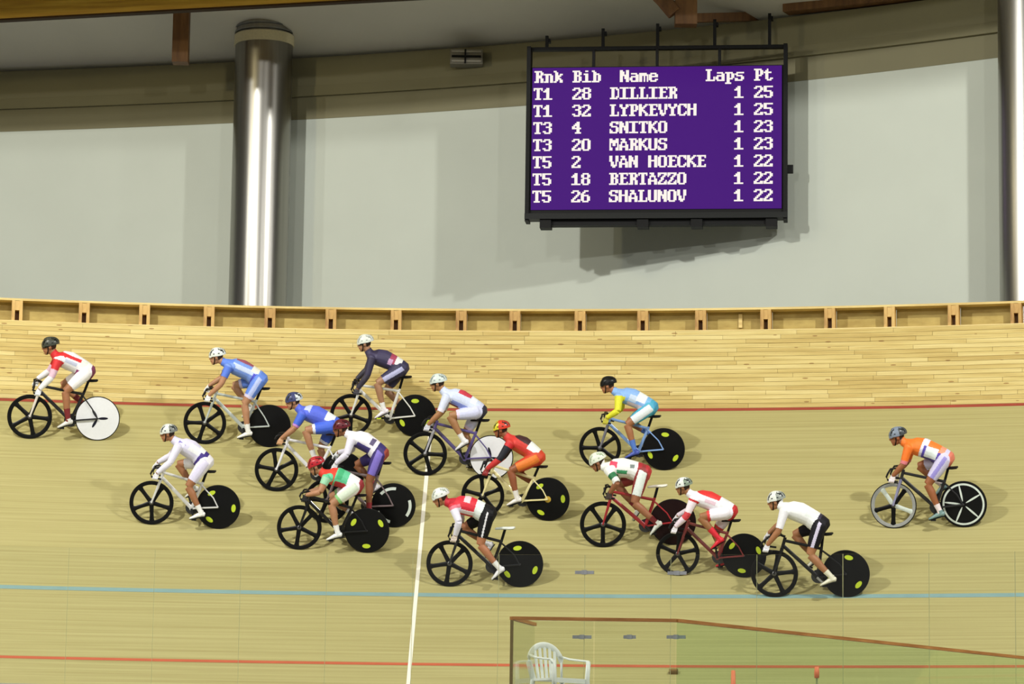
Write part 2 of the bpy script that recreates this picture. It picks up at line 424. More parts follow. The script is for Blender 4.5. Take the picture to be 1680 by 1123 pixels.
# wall lamp / grille box
o = empty('wall_box', at_y(765, 105, wall_y(-.8)-.35)); tag(o, 'small grey louvred box on the band under the ceiling', 'box')
m = MB(); m.box((0, .15, .14), (.6, .3, .28)); m.obj('housing', paint((120, 116, 104), .6), o)
for k in range(3):
    m = MB(); m.box((0, -.02, .05+.09*k), (.54, .04, .035)); m.obj('louvre', M_BLACK if k == 1 else paint((150, 146, 134), .5), o)
m = MB(); m.box((-.02, -.03, .14), (.03, .05, .26)); m.obj('mullion', M_BLACK, o)

# ------------------------------------------------------------------ scoreboard
YL, YR_ = 58.35, 57.87
TL = at_y(868, 107, YL); BL = at_y(866, 352, YL); TR = at_y(1287, 107, YR_); BR = at_y(1287, 347, YR_)
o3 = BL.copy(); ux = (BR-BL); bw = Vector((ux.x, ux.y, 0)).length; ux = Vector((ux.x, ux.y, 0)).normalized(); bh = ((TL.z-BL.z)+(TR.z-BR.z))/2
sb = empty('scoreboard', ((BL.x+BR.x)/2, (BL.y+BR.y)/2, BL.z)); sb.rotation_euler = (0, 0, math.atan2(ux.y, ux.x))
tag(sb, 'purple electronic results board in a black frame on the wall', 'scoreboard')
hw = bw/2
m = MB(); m.box((0, .16, bh/2), (bw, .3, bh)); m.obj('cabinet', M_BLACK, sb)
m = MB(); m.box((0, 0, bh/2+.03), (bw-.1, .03, bh-.1)); scr = m.obj('screen', M_SCREEN, sb)
scr['label'] = 'lit purple screen with white result lines'
m = MB()
for sx in (-1, 1): m.box((sx*(hw+.015), .1, bh/2+.12), (.07, .32, bh+.5))
m.obj('side_frame', M_BLACK, sb)
m = MB(); m.box((0, .1, bh+.345), (bw+.1, .12, .06)); m.obj('top_bar', M_BLACK, sb)
for t in (-.5, 0, .49): m = MB(); m.box((t*hw, .1, bh+.16), (.05, .08, .36)); m.obj('upright', M_BLACK, sb)
m = MB(); m.box((0, .05, -.05), (bw+.1, .3, .1)); m.obj('bottom_bar', paint((20, 22, 21), .5), sb)
m = MB(); m.box((.1, .12, -.15), (bw-.5, .2, .1)); m.obj('cable_tray', M_BLACK, sb)
for t in (-.86, -.1, .32, .9): m = MB(); m.box((t*hw, .08, -.17), (.2, .26, .16)); m.obj('bracket', M_BLACK, sb)
m = MB(); m.box((hw+.09, .1, bh*.3), (.12, .1, .14)); m.obj('side_lamp', M_BLACK, sb)
tops = [(895, 57), (988, 45), (1078, 37), (1172, 30), (1262, 20)]
for x, y in tops:
    t = (x-868)/(1287-868); yy = YL+(YR_-YL)*t; P = at_y(x, y, yy); lx = -hw+bw*t; hz = P.z-BL.z
    m = MB(); m.box((lx, .1, (bh+.34+hz)/2), (.055, .07, hz-bh-.34)); wy_ = wall_y(P.x)-yy
    m.box((lx+.03, .16, hz-.08), (.06, .14, .06)); m.obj('hanger', M_BLACK, sb)
for t in (-.6, .6):
    wx0 = sb.location.x+t*hw*ux.x; back = wall_y(wx0)-(sb.location.y+t*hw*ux.y)-.3
    m = MB(); m.box((t*hw, .3+back/2, bh*.6), (.1, back, .1)); m.obj('wall_mount', M_BLACK, sb)
GL = {
'R': ['111110', '011011', '011011', '011110', '011110', '011011', '011011', '111011'],
'n': ['000000', '000000', '111110', '011011', '011011', '011011', '011011', '111011'],
'k': ['110000', '011000', '011011', '011110', '011100', '011110', '011011', '110011'],
'B': ['111110', '011011', '011011', '011110', '011011', '011011', '011011', '111110'],
'i': ['001100', '000000', '011100', '001100', '001100', '001100', '001100', '111111'],
'b': ['110000', '011000', '011110', '011011', '011011', '011011', '011011', '111110'],
'N': ['110011', '111011', '111011', '111111', '110111', '110111', '110011', '110011'],
'a': ['000000', '000000', '011110', '000011', '011111', '110011', '110011', '011111'],
'm': ['000000', '000000', '111110', '111111', '110101', '110101', '110101', '110101'],
'e': ['000000', '000000', '011110', '110011', '111111', '110000', '110011', '011110'],
'L': ['111100', '011000', '011000', '011000', '011000', '011001', '011001', '111111'],
'p': ['000000', '000000', '111110', '011011', '011011', '011011', '011110', '011000', '011000', '111100'],
's': ['000000', '000000', '011111', '110000', '011110', '000011', '110011', '111110'],
'P': ['111110', '011011', '011011', '011011', '011110', '011000', '011000', '111100'],
't': ['001000', '011000', '111110', '011000', '011000', '011000', '011011', '001110'],
'T': ['111111', '101101', '001100', '001100', '001100', '001100', '001100', '011110'],
'D': ['111110', '011011', '011001', '011001', '011001', '011001', '011011', '111110'],
'I': ['111111', '001100', '001100', '001100', '001100', '001100', '001100', '111111'],
'E': ['111111', '011001', '011000', '011110', '011000', '011000', '011001', '111111'],
'Y': ['110011', '110011', '011110', '001100', '001100', '001100', '001100', '011110'],
'K': ['110011', '110110', '111100', '111000', '111100', '110110', '110011', '110011'],
'V': ['110011', '110011', '110011', '110011', '011010', '011010', '011110', '001100'],
'C': ['011111', '110011', '110001', '110000', '110000', '110001', '110011', '011110'],
'H': ['110011', '110011', '110011', '111111', '110011', '110011', '110011', '110011'],
'S': ['011111', '110011', '110000', '011110', '000011', '100011', '110011', '111110'],
'O': ['011110', '110011', '110011', '110011', '110011', '110011', '110011', '011110'],
'M': ['110011', '111111', '111111', '101101', '101101', '100001', '110011', '110011'],
'A': ['011100', '001100', '011110', '010010', '110011', '111111', '110011', '110011'],
'U': ['110011', '110011', '110011', '110011', '110011', '110011', '110011', '011110'],
'Z': ['111111', '110011', '100110', '001100', '001100', '011001', '110011', '111111'],
'1': ['001100', '011100', '111100', '001100', '001100', '001100', '001100', '111111'],
'2': ['011110', '110011', '000011', '000110', '001100', '011000', '110011', '111111'],
'3': ['011110', '110011', '000011', '001110', '000011', '000011', '110011', '011110'],
'4': ['000110', '001110', '011110', '110110', '111111', '000110', '000110', '001111'],
'5': ['111111', '110000', '110000', '111110', '000011', '000011', '110011', '011110'],
'6': ['001110', '011000', '110000', '111110', '110011', '110011', '110011', '011110'],
'8': ['011110', '110011', '110011', '011110', '110011', '110011', '110011', '011110'],
'0': ['011110', '110011', '110011', '110011', '110011', '110011', '110011', '011110']}
names = ['DILLIER', 'LYPKEVYCH', 'SNITKO', 'MARKUS', 'VAN HOECKE', 'BERTAZZO', 'SHALUNOV']
table = [('T1', '28', '25'), ('T1', '32', '25'), ('T3', '4', '23'), ('T3', '20', '23'), ('T5', '2', '22'), ('T5', '18', '22'), ('T5', '26', '22')]
pxm = 419/bw; cw = 15.9/pxm
def text(word, xpx, row, parent):
    """xpx, row in board pixels from its left edge and the first line"""
    m = MB(); x0 = -hw+(xpx-868)/pxm; zc = bh-(124-107+row*28.7)/pxm; ph_ = 20/pxm/8; pw = cw/6.35
    for ci, ch in enumerate(word):
        if ch == ' ': continue
        for r, line in enumerate(GL[ch]):
            k = 0
            while k < 6:
                if line[k] == '1':
                    e = k
                    while e < 6 and line[e] == '1': e += 1
                    xa = x0+ci*cw+k*pw; xb = x0+ci*cw+e*pw; za = zc+(4-r)*ph_; zb = za-ph_
                    m.add([(xa, -.0175, zb), (xb, -.0175, zb), (xb, -.0175, za), (xa, -.0175, za)], [(0, 1, 2, 3)]); k = e
                else: k += 1
    o = m.obj('lettering', M_LED, parent); return o
for w, x in (('Rnk', 876), ('Bib', 939), ('Name', 1017), ('Laps', 1158), ('Pt', 1237)): text(w, x, 0, scr)
for i, (a, b, c) in enumerate(table):
    text(a, 875, i+1, scr); text(b, 939, i+1, scr); xw = 1001
    for w in names[i].split(' '): text(w, xw, i+1, scr); xw += 15.9*(len(w)+1)
    text('1', 1205, i+1, scr); text(c, 1237, i+1, scr)

# ------------------------------------------------------------------ glass barrier, balustrade, chairs
RG = R0-3.2; GT = 4.19+ZC
gb = empty('glass_barrier', (CX, CY+RG, Z0)); tag(gb, 'clear frameless glass barrier along the inside of the track', 'barrier')
gi = Matrix.Translation((-CX, -CY-RG, -Z0))
gx = [phi_of_px(112+141.2*k, RG, Z0+1.5) for k in range(-6, 20)]
for i in range(len(gx)-1):
    o = ring_box('glass_panel', RG, RG+.012, Z0, GT, gx[i]+.007/RG, gx[i+1]-.007/RG, M_GLASS, gb, 1); o.data.transform(gi)
for p in gx:
    m = MB(); m.box((0, .006, (GT-Z0)/2), (.006, .012, GT-Z0)); o = m.obj('joint_strip', M_GEDGE, gb)
    o.location = (RG*math.sin(p), RG*math.cos(p)-RG, 0); o.rotation_euler = (0, 0, -p)
for x, y, w in ((959, 940, .26), (1111, 941, .26), (956, 1046, .26), (1034, 1046, .17), (1110, 1046, .26)):
    p = phi_of_px(x, RG, Z0+1.5); z = at_y(x, y, CY+RG*math.cos(p)).z-Z0
    m = MB(); m.box((0, -.012, z), (w, .03, .045)); m.box((0, -.03, z), (.07, .03, .06)); o = m.obj('clamp', M_STEEL, gb)
    o.location = (RG*math.sin(p), RG*math.cos(p)-RG, 0); o.rotation_euler = (0, 0, -p)
# balustrade
YB = 36.0
P0 = at_y(840, 1014, YB); P1 = at_y(1110, 1016, YB); P2 = at_y(1720, 1082, 42.0); P2.z = P1.z
P0.z = P1.z
Pr = at_y(877, 1024, 36.9); Pr.z = P1.z
bal = empty('balustrade', (P0.x, P0.y, PZ)); tag(bal, 'green glass balustrade with thin wooden handrail round the plastic chair', 'balustrade')
def seg_bar(name, A, B, w, h, mat, zoff=0.):
    m = MB(); d = B-A; L = Vector((d.x, d.y)).length; m.box((L/2, 0, zoff), (L, w, h)); o = m.obj(name, mat, bal)
    o.location = A-bal.location; o.rotation_euler = (0, 0, math.atan2(d.y, d.x)); return o
HB = P1.z-PZ
for A, B in ((P0, P1), (P1, P2), (P0, Pr)):
    seg_bar('handrail', A, B, .05, .035, M_HAND, -.018)
for A, B, n, mt in ((P0, Pr, 1, M_CLEAR), (P0, P1, 2, M_CLEAR), (P1, P2, 6, M_GREEN)):
    for k in range(n):
        a = A+(B-A)*(k/n); b = A+(B-A)*((k+1)/n); d = (b-a).normalized()*.008
        seg_bar('glass_pane', a+d, b-d, .012, HB-.04, mt, -HB/2-.02)
m = MB(); m.box((0, 0, HB/2-.02), (.035, .05, HB-.04)); m.obj('post', paint((120, 104, 60), .5), bal)
# white plastic chairs
def chair(loc, rz, label):
    o = empty('plastic_chair', loc); o.rotation_euler = (0, 0, rz); tag(o, label, 'chair')
    m = MB(); m.box((0, 0, .42), (.44, .42, .025)); m.box((0, -.2, .405), (.44, .03, .05)); m.obj('seat', M_WHITEP, o)
    arc = [(.235*math.cos(t), .235+.05, .62+.20*math.sin(t)) for t in [math.pi*k/14 for k in range(15)]]
    pts = [(.2, .2, .42)]+[(x, .23+.09*(z-.42), z) for x, _, z in arc]+[(-.2, .2, .42)]
    m = MB(); m.tube(pts, [(.035, .014)]*len(pts), 8, (0, 0, 1)); m.obj('back_frame', M_WHITEP, o, True)
    for k in range(-2, 3):
        zt_ = .62+.2*math.sqrt(max(0, 1-(k*.072/.235)**2)); m = MB()
        m.tube([(k*.06, .21, .43), (k*.072, .23+.09*(zt_-.42), zt_)], [(.022, .008)]*2, 6, (1, 0, 0)); m.obj('back_slat', M_WHITEP, o)
    for s in (-1, 1):
        m = MB(); m.tube([(s*.215, .245, .70), (s*.25, .12, .665), (s*.265, -.05, .645), (s*.262, -.19, .63), (s*.25, -.215, .59)], [(.03, .012)]*5, 8, (1, 0, 0)); m.obj('armrest', M_WHITEP, o, True)
        m = MB(); m.tube([(s*.25, -.21, .62), (s*.235, -.21, .42), (s*.26, -.24, 0)], [(.028, .022), (.03, .024), (.022, .018)], 8, (1, 0, 0)); m.obj('leg', M_WHITEP, o, True)
        m = MB(); m.tube([(s*.21, .2, .42), (s*.24, .27, 0)], [(.03, .024), (.02, .018)], 8, (1, 0, 0)); m.obj('leg', M_WHITEP, o, True)
    return o
c = at_y(916, 1060, 37.55); chair((c.x+.01, 37.55, PZ), math.radians(38), 'white plastic garden chair with slatted back inside the glass balustrade')
def marker(x, y, h, dep, label):
    P = at_y(x, y, dep); o = empty('orange_pole', (P.x, dep, PZ)); tag(o, label, 'marker'); H = P.z-PZ
    m = MB(); m.tube([(0, 0, 0), (0, 0, H)], .012, 8); m.box((0, 0, .01), (.2, .2, .02)); m.obj('stand', M_GEDGE, o)
    m = MB(); m.tube([(0, 0, H-h), (0, 0, H-h*.5), (0, 0, H+.01)], [.03, .034, .026], 10); m.obj('sleeve', paint((240, 120, 84), .5), o, True)
marker(1203, 1102, .5, 41.6, 'orange marker pole with long sleeve behind the green glass')
marker(1340, 1096, .13, 41.9, 'pole with short orange sleeve standing in for a reflection at the green glass')  # this short sleeve is an orange reflection built as a solid pole
p = phi_of_px(1105, R0+.5, Z0+.5); P = T(p, .70)
m = MB(); m.box((0, 0, .025), (.13, .07, .05)); m.box((.01, 0, .055), (.09, .05, .02)); o = m.obj('foam_block', paint((120, 92, 44), .8)); tag(o, 'small brown foam block lying by the red line', 'foam block')
o.location = P; o.rotation_euler = (BETA, 0, -p)

# ------------------------------------------------------------------ track bikes and riders
WR, HWB = .338, .51                            # wheel radius, half wheelbase
LEAN = math.radians(13)
def bike_frame(phi, s, eps):
    n = np.array([math.sin(phi), math.cos(phi), 0]); t = np.array([-math.cos(phi), math.sin(phi), 0]); z = np.array([0, 0, 1.])
    up = cB*n+sB*z; f = math.cos(eps)*t+math.sin(eps)*up
    u = math.cos(LEAN)*z-math.sin(LEAN)*n; u = u-f*(u@f); u /= np.linalg.norm(u); l = np.cross(u, f)
    o = np.array(T(phi, s, 0, .004)); return o, f, l, u
def place(fw, rw):
    """stand a bike on the banking so that its two wheel centres project to these pixels' midpoint and slope"""
    fw, rw = np.array(fw, float), np.array(rw, float); mid = (fw+rw)/2; sl = (fw-rw)[1]/(fw-rw)[0]
    x = np.array([phi_of_px(mid[0], R0+3, Z0+2), 3.5, 0.])
    def res(x):
        o, f, l, u = bike_frame(*x); a = proj(o+f*HWB+u*WR); b = proj(o-f*HWB+u*WR)
        m = (a+b)/2-mid; return np.array([m[0], m[1], ((a-b)[1]/(a-b)[0]-sl)*100])
    for _ in range(12):
        r = res(x); J = np.stack([(res(x+e)-r)/1e-5 for e in np.eye(3)*1e-5], 1); x = x-np.linalg.solve(J, r)
    x[2] = max(-.09, min(.09, x[2]))
    for _ in range(8):
        r = res(x)[:2]; J = np.stack([(res(x+e)[:2]-r)/1e-5 for e in np.eye(3)[:2]*1e-5], 1); x[:2] = x[:2]-np.linalg.solve(J, r)
    o, f, l, u = bike_frame(*x); a = proj(o+f*HWB+u*WR); b = proj(o-f*HWB+u*WR)
    k = np.linalg.norm(fw-rw)/np.linalg.norm(a-b); k = max(.97, min(1.06, k))
    M = Matrix.Identity(4)
    for i, v in enumerate((f, l, u)):
        for j in range(3): M[j][i] = v[j]*k
    for j in range(3): M[j][3] = o[j]
    return M, mid, np.linalg.norm(fw-rw)/(2*HWB)

C_RUB = paint((14, 14, 14), .7); C_CARB = paint((13, 13, 14), .35); C_LIME = paint((186, 206, 44), .5, 0, .03); C_WDISC = paint((226, 228, 232), .35, 0, .02)
C_ARC = paint((204, 214, 206), .4); C_DRED = paint((28, 11, 12), .35); C_GOLD = paint((214, 178, 70), .3, .3)
def mesh_of(fn, name, mat, smooth=True, sharp=35):
    m = MB(); fn(m); me = m.mesh(name, mat, smooth)
    if sharp: me.set_sharp_from_angle(angle=math.radians(sharp))
    return me
TR_ = .0115
ty_p = [(WR-TR_+TR_*math.cos(t), TR_*math.sin(t)) for t in [2*math.pi*k/8 for k in range(8)]]
ME_TYRE = mesh_of(lambda m: m.lathe(ty_p, 48, 'y', closed=True), 'tyre', C_RUB)
rim_p = [(WR-.014, .011), (WR-.03, .013), (WR-.062, .004), (WR-.062, -.004), (WR-.03, -.013), (WR-.014, -.011)]
def rimmesh(mat): return mesh_of(lambda m: m.lathe(rim_p, 48, 'y', closed=True), 'rim', mat)
ME_RIM = rimmesh(C_CARB); ME_RIMW = rimmesh(paint((150, 152, 150), .4))
def spoke_fn(m):
    pts = [(.0, 0, .02), (0, 0, .06), (0, 0, .16), (0, 0, .24), (0, 0, WR-.045)]
    m.tube(pts, [(.013, .040), (.012, .034), (.010, .030), (.010, .032), (.009, .046)], 8, (0, 1, 0))
ME_SPOKE = mesh_of(spoke_fn, 'spoke', C_CARB); ME_SPOKEW = mesh_of(spoke_fn, 'spoke', C_ARC)
ME_HUB = mesh_of(lambda m: m.lathe([(.0, -.05), (.014, -.05), (.014, -.03), (.032, -.02), (.032, .02), (.014, .03), (.014, .05), (0, .05)], 20), 'hub', paint((90, 90, 92), .4, .6))
ME_HUBG = mesh_of(lambda m: m.lathe([(.0, -.05), (.014, -.05), (.014, -.036), (.05, -.03), (.05, .03), (.014, .036), (.014, .05), (0, .05)], 20), 'hub', C_GOLD)
disc_p = [(0, -.03), (.03, -.03), (.1, -.024), (.24, -.015), (WR-.014, -.011), (WR-.014, .011), (.24, .015), (.1, .024), (.03, .03), (0, .03)]
def discmesh(mat): return mesh_of(lambda m: m.lathe(disc_p, 48), 'disc', mat)
ME_DISC = {'black': discmesh(C_CARB), 'white': discmesh(C_WDISC), 'red': discmesh(C_DRED)}
def disc_y(r): return np.interp(r, [.03, .1, .24, WR-.014], [.03, .024, .015, .011])
def decal_fn(rx, ry, rad, a0=None, a1=None):
    """ellipse (or, with a0/a1, an arc band) lying on both faces of the disc"""
    def fn(m):
        for s in (1, -1):
            if a0 is None:
                ring = [(rx*math.cos(t), rad+ry*math.sin(t)) for t in [2*math.pi*k/16 for k in range(16)]]
                vs = [(x, s*(disc_y(math.hypot(x, z))+.002), z) for x, z in ring]; vs.append((0, s*(disc_y(rad)+.002), rad))
                m.add(vs, [(k, (k+1) % 16, 16) for k in range(16)])
            else:
                n = 10; vs = []
                for k in range(n+1):
                    t = a0+(a1-a0)*k/n
                    for r in (rad-ry, rad+ry): vs.append((r*math.sin(t), s*(disc_y(r)+.002), r*math.cos(t)))
                m.add(vs, [(2*k, 2*k+1, 2*k+3, 2*k+2) for k in range(n)])
    return fn
ME_LIME = mesh_of(decal_fn(.062, .034, .235), 'decal', C_LIME); ME_WARC = mesh_of(decal_fn(0, .022, .255, -.5, .5), 'decal', C_ARC)
ME_LOGO = mesh_of(decal_fn(.02, .075, .085), 'decal', paint((26, 26, 40), .4))
ME_WSPK = mesh_of(decal_fn(.014, .125, .165), 'decal', C_ARC); ME_WRING = mesh_of(decal_fn(0, .014, .29, -math.pi/5, math.pi/5), 'decal', C_ARC)
def rotY(o, a): o.rotation_euler = (0, a, 0); return o
def wheel_front(b, white=False, rot=0.):
    w = empty('front_wheel', (HWB, 0, WR)); w.parent = b; w.rotation_euler = (0, rot, 0)
    link('tyre', ME_TYRE, w); link('rim', ME_RIMW if white else ME_RIM, w); link('hub', ME_HUB, w)
    for k in range(5): rotY(link('spoke', ME_SPOKEW if white and k in (1, 3) else ME_SPOKE, w), 2*math.pi*k/5)
def wheel_rear(b, kind, rot=0.):
    w = empty('rear_wheel', (-HWB, 0, WR)); w.parent = b; w.rotation_euler = (0, rot, 0)
    link('tyre', ME_TYRE, w); link('disc', ME_DISC['white' if kind == 'white' else 'red' if kind == 'red' else 'black'], w)
    link('hub', ME_HUBG if kind == 'gold' else ME_HUB, w)
    me = {'lime': ME_LIME, 'gold': ME_LIME, 'arc': ME_WARC, 'white': ME_LOGO}.get(kind)
    if me:
        for k in range(3): rotY(link('decal', me, w), 2*math.pi*k/3)
    if kind == 'spoked':
        for k in range(5):
            rotY(link('decal', ME_WSPK, w), 2*math.pi*k/5); rotY(link('decal', ME_WRING, w), 2*math.pi*k/5)
BB = Vector((-.105, 0, .292)); CRK = .165
def V3(x, y, z): return Vector((x, y, z))
def build_bike(M, sp, hand, sad, ang):
    b = empty('track_bike'); b.matrix_world = M
    tag(b, sp['bike'], 'bicycle', 'track bikes in the race')
    fc = paint(sp['frame'], .3, 0, .04, 20, .3); f2 = paint(sp.get('fork', sp['frame']), .3, 0, .04, 20, .3)
    HT, HBt = V3(.345, 0, .845), V3(.385, 0, .715)
    sd = (V3(sad[0], 0, sad[1]-.06)-BB); CL = BB+sd*.72
    fr = MB()
    fr.tube([HT+(HT-HBt)*.1, HBt], .024, 10); fr.tube([HT*.75+HBt*.25, CL-sd*.02], [(.016, .022)]*2, 10); fr.tube([HT*.2+HBt*.8, BB], [(.016, .027), (.018, .029)], 10)
    fr.tube([BB, CL, CL+sd*.04], [(.016, .026), (.014, .022), (.014, .02)], 10)
    fr.tube([BB+V3(0, -.04, 0), BB+V3(0, .04, 0)], .032, 12, (1, 0, 0))
    for s in (-1, 1):
        fr.tube([BB+V3(-.02, s*.03, 0), V3(-.25, s*.045, .31), V3(-HWB, s*.06, WR)], [(.009, .013)]*3, 8)
        fr.tube([CL-sd*.05+V3(0, s*.015, 0), V3(-HWB+.08, s*.05, WR+.14), V3(-HWB, s*.06, WR)], [(.007, .010)]*3, 8)
    fr.obj('frame', fc, b, True, 40)
    m = MB()
    m.tube([HBt+V3(0, -.05, -.01), HBt+V3(0, .05, -.01)], .018, 8, (1, 0, 0))
    for s in (-1, 1): m.tube([HBt+V3(0, s*.045, 0), V3(.435, s*.05, .56), V3(HWB, s*.052, WR)], [(.010, .022), (.009, .018), (.007, .012)], 8)
    m.obj('fork', f2, b, True, 40)
    m = MB(); m.tube([CL+sd*.02, V3(sad[0], 0, sad[1]-.03)], [(.012, .02)]*2, 8); m.obj('seatpost', C_CARB, b, True, 40)
    m = MB(); m.tube([(-.14, 0, .01), (-.12, 0, 0), (-.05, 0, -.006), (.03, 0, -.004), (.13, 0, -.012), (.15, 0, -.02)], [(.05, .012), (.07, .022), (.058, .024), (.03, .022), (.02, .018), (.01, .008)], 12)
    o = m.obj('saddle', paint(sp.get('saddle', (24, 24, 26)), .5), b, True, 60); o.location = (sad[0], 0, sad[1]-.02)
    # bars through the hand position
    hx, hz = hand; m = MB(); cl = V3(HT.x+.07, 0, HT.z+.05)
    m.tube([HT+V3(-.005, 0, .02), cl], .018, 8); m.obj('stem', C_CARB, b, True, 40)
    m = MB(); left = []
    for s in (1, -1):
        pp = [cl, V3(cl.x, s*.1, cl.z), V3(cl.x+.01, s*.165, cl.z+.002), V3((cl.x+hx+.06)/2+.02, s*.193, max(cl.z, hz+.12)-.005), V3(hx+.055, s*.2, hz+.105), V3(hx+.075, s*.2, hz+.06), V3(hx+.06, s*.2, hz+.018), V3(hx, s*.2, hz), V3(hx-.09, s*.2, hz-.012)]
        m.tube(pp, .0145, 8, (0, 0, 1))
    m.obj('handlebar', paint(sp.get('bar', (26, 26, 28)), .4), b, True, 60)
    # drive train on the right-hand side
    cr = MB(); cr.lathe([(.0, -.002), (.098, -.002), (.098, .002), (0, .002)], 32); o = cr.obj('chainring', paint((70, 70, 72), .35, .7), b, True, 30); o.location = BB+V3(0, -.05, 0)
    cg = MB(); cg.lathe([(.0, -.003), (.036, -.003), (.036, .003), (0, .003)], 20); o = cg.obj('sprocket', paint((90, 90, 92), .35, .7), b, True, 30); o.location = (-HWB, -.05, WR)
    ch = MB(); A = V3(-HWB, -.05, WR)
    for s in (-1, 1): ch.tube([BB+V3(0, -.05, s*.099), A+V3(0, 0, s*.038)], [(.004, .006)]*2, 6)
    ch.obj('chain', paint((60, 58, 54), .4, .6), b)
    for s, a in ((1, ang), (-1, ang+math.pi)):
        e = BB+V3(math.cos(a)*CRK, s*.085, math.sin(a)*CRK)
        m = MB(); m.tube([BB+V3(0, s*.055, 0), e], [(.008, .018), (.007, .013)], 8); o = m.obj('crank', paint(sp.get('crank', (40, 40, 42)), .35, .3), b, True, 40)
        m = MB(); m.tube([e, e+V3(0, s*.03, 0)], .007, 6, (1, 0, 0)); m.box(e+V3(0, s*.06, 0), (.07, .06, .022)); m.obj('pedal', paint(sp.get('pedal', (30, 30, 30)), .5), o)
    wheel_front(b, sp.get('fwhite', False), sp.get('frot', random.random()*6)); wheel_rear(b, sp['rear'], sp.get('rrot', random.random()*6))
    return b

def ik(A, C, l1, l2, hint):
    d = C-A; D = d.length; D2 = min(D, (l1+l2)*.998); d.normalize()
    if D > l1+l2: sc = D/(l1+l2)*1.001; l1 *= sc; l2 *= sc; D2 = D
    D2 = max(D2, abs(l1-l2)+.02)
    x = (l1*l1-l2*l2+D2*D2)/(2*D2); h = math.sqrt(max(0, l1*l1-x*x))
    hint = hint-d*hint.dot(d); hint.normalize(); return A+d*x+hint*h
def remesh(m, voxel=.0098):
    me = m.mesh('tmp', paint((128, 128, 128))); o = bpy.data.objects.new('tmp', me); COL.objects.link(o)
    r = o.modifiers.new('r', 'REMESH'); r.mode = 'VOXEL'; r.voxel_size = voxel; r.adaptivity = 0
    s = o.modifiers.new('s', 'SMOOTH'); s.factor = .5; s.iterations = 4
    dg = bpy.context.evaluated_depsgraph_get(); ev = o.evaluated_get(dg); nm = bpy.data.meshes.new_from_object(ev)
    bpy.data.objects.remove(o); bpy.data.meshes.remove(me); return nm
def shell(name, parent, V, N, F, sel, off, cols):
    """clothing: the selected body faces lifted off the skin; cols gives each selected face its colour"""
    idx = np.where(sel)[0]
    if len(idx) == 0: return None
    fs = F[idx]; used, inv = np.unique(fs, return_inverse=True); inv = inv.reshape(fs.shape)
    vs = V[used]+N[used]*off
    me = bpy.data.meshes.new(name); me.from_pydata(vs.tolist(), [], inv.tolist())
    pal = []; mi = []
    for c in cols:
        c = tuple(c)
        if c not in pal: pal.append(c)
        mi.append(pal.index(c))
    for c in pal: me.materials.append(paint(c, .6, 0, .05, 40))
    me.polygons.foreach_set('material_index', mi); me.shade_smooth(); me.update()
    return link(name, me, parent)
def seg_t(P, A, B):
    A, B = np.array(A), np.array(B); d = B-A; t = ((P-A)@d)/(d@d); tc = np.clip(t, 0, 1)
    return t, np.linalg.norm(P-(A+tc[:, None]*d), axis=1)
SKIN_T = [(196, 138, 98), (206, 150, 112), (184, 124, 84), (198, 142, 104)]
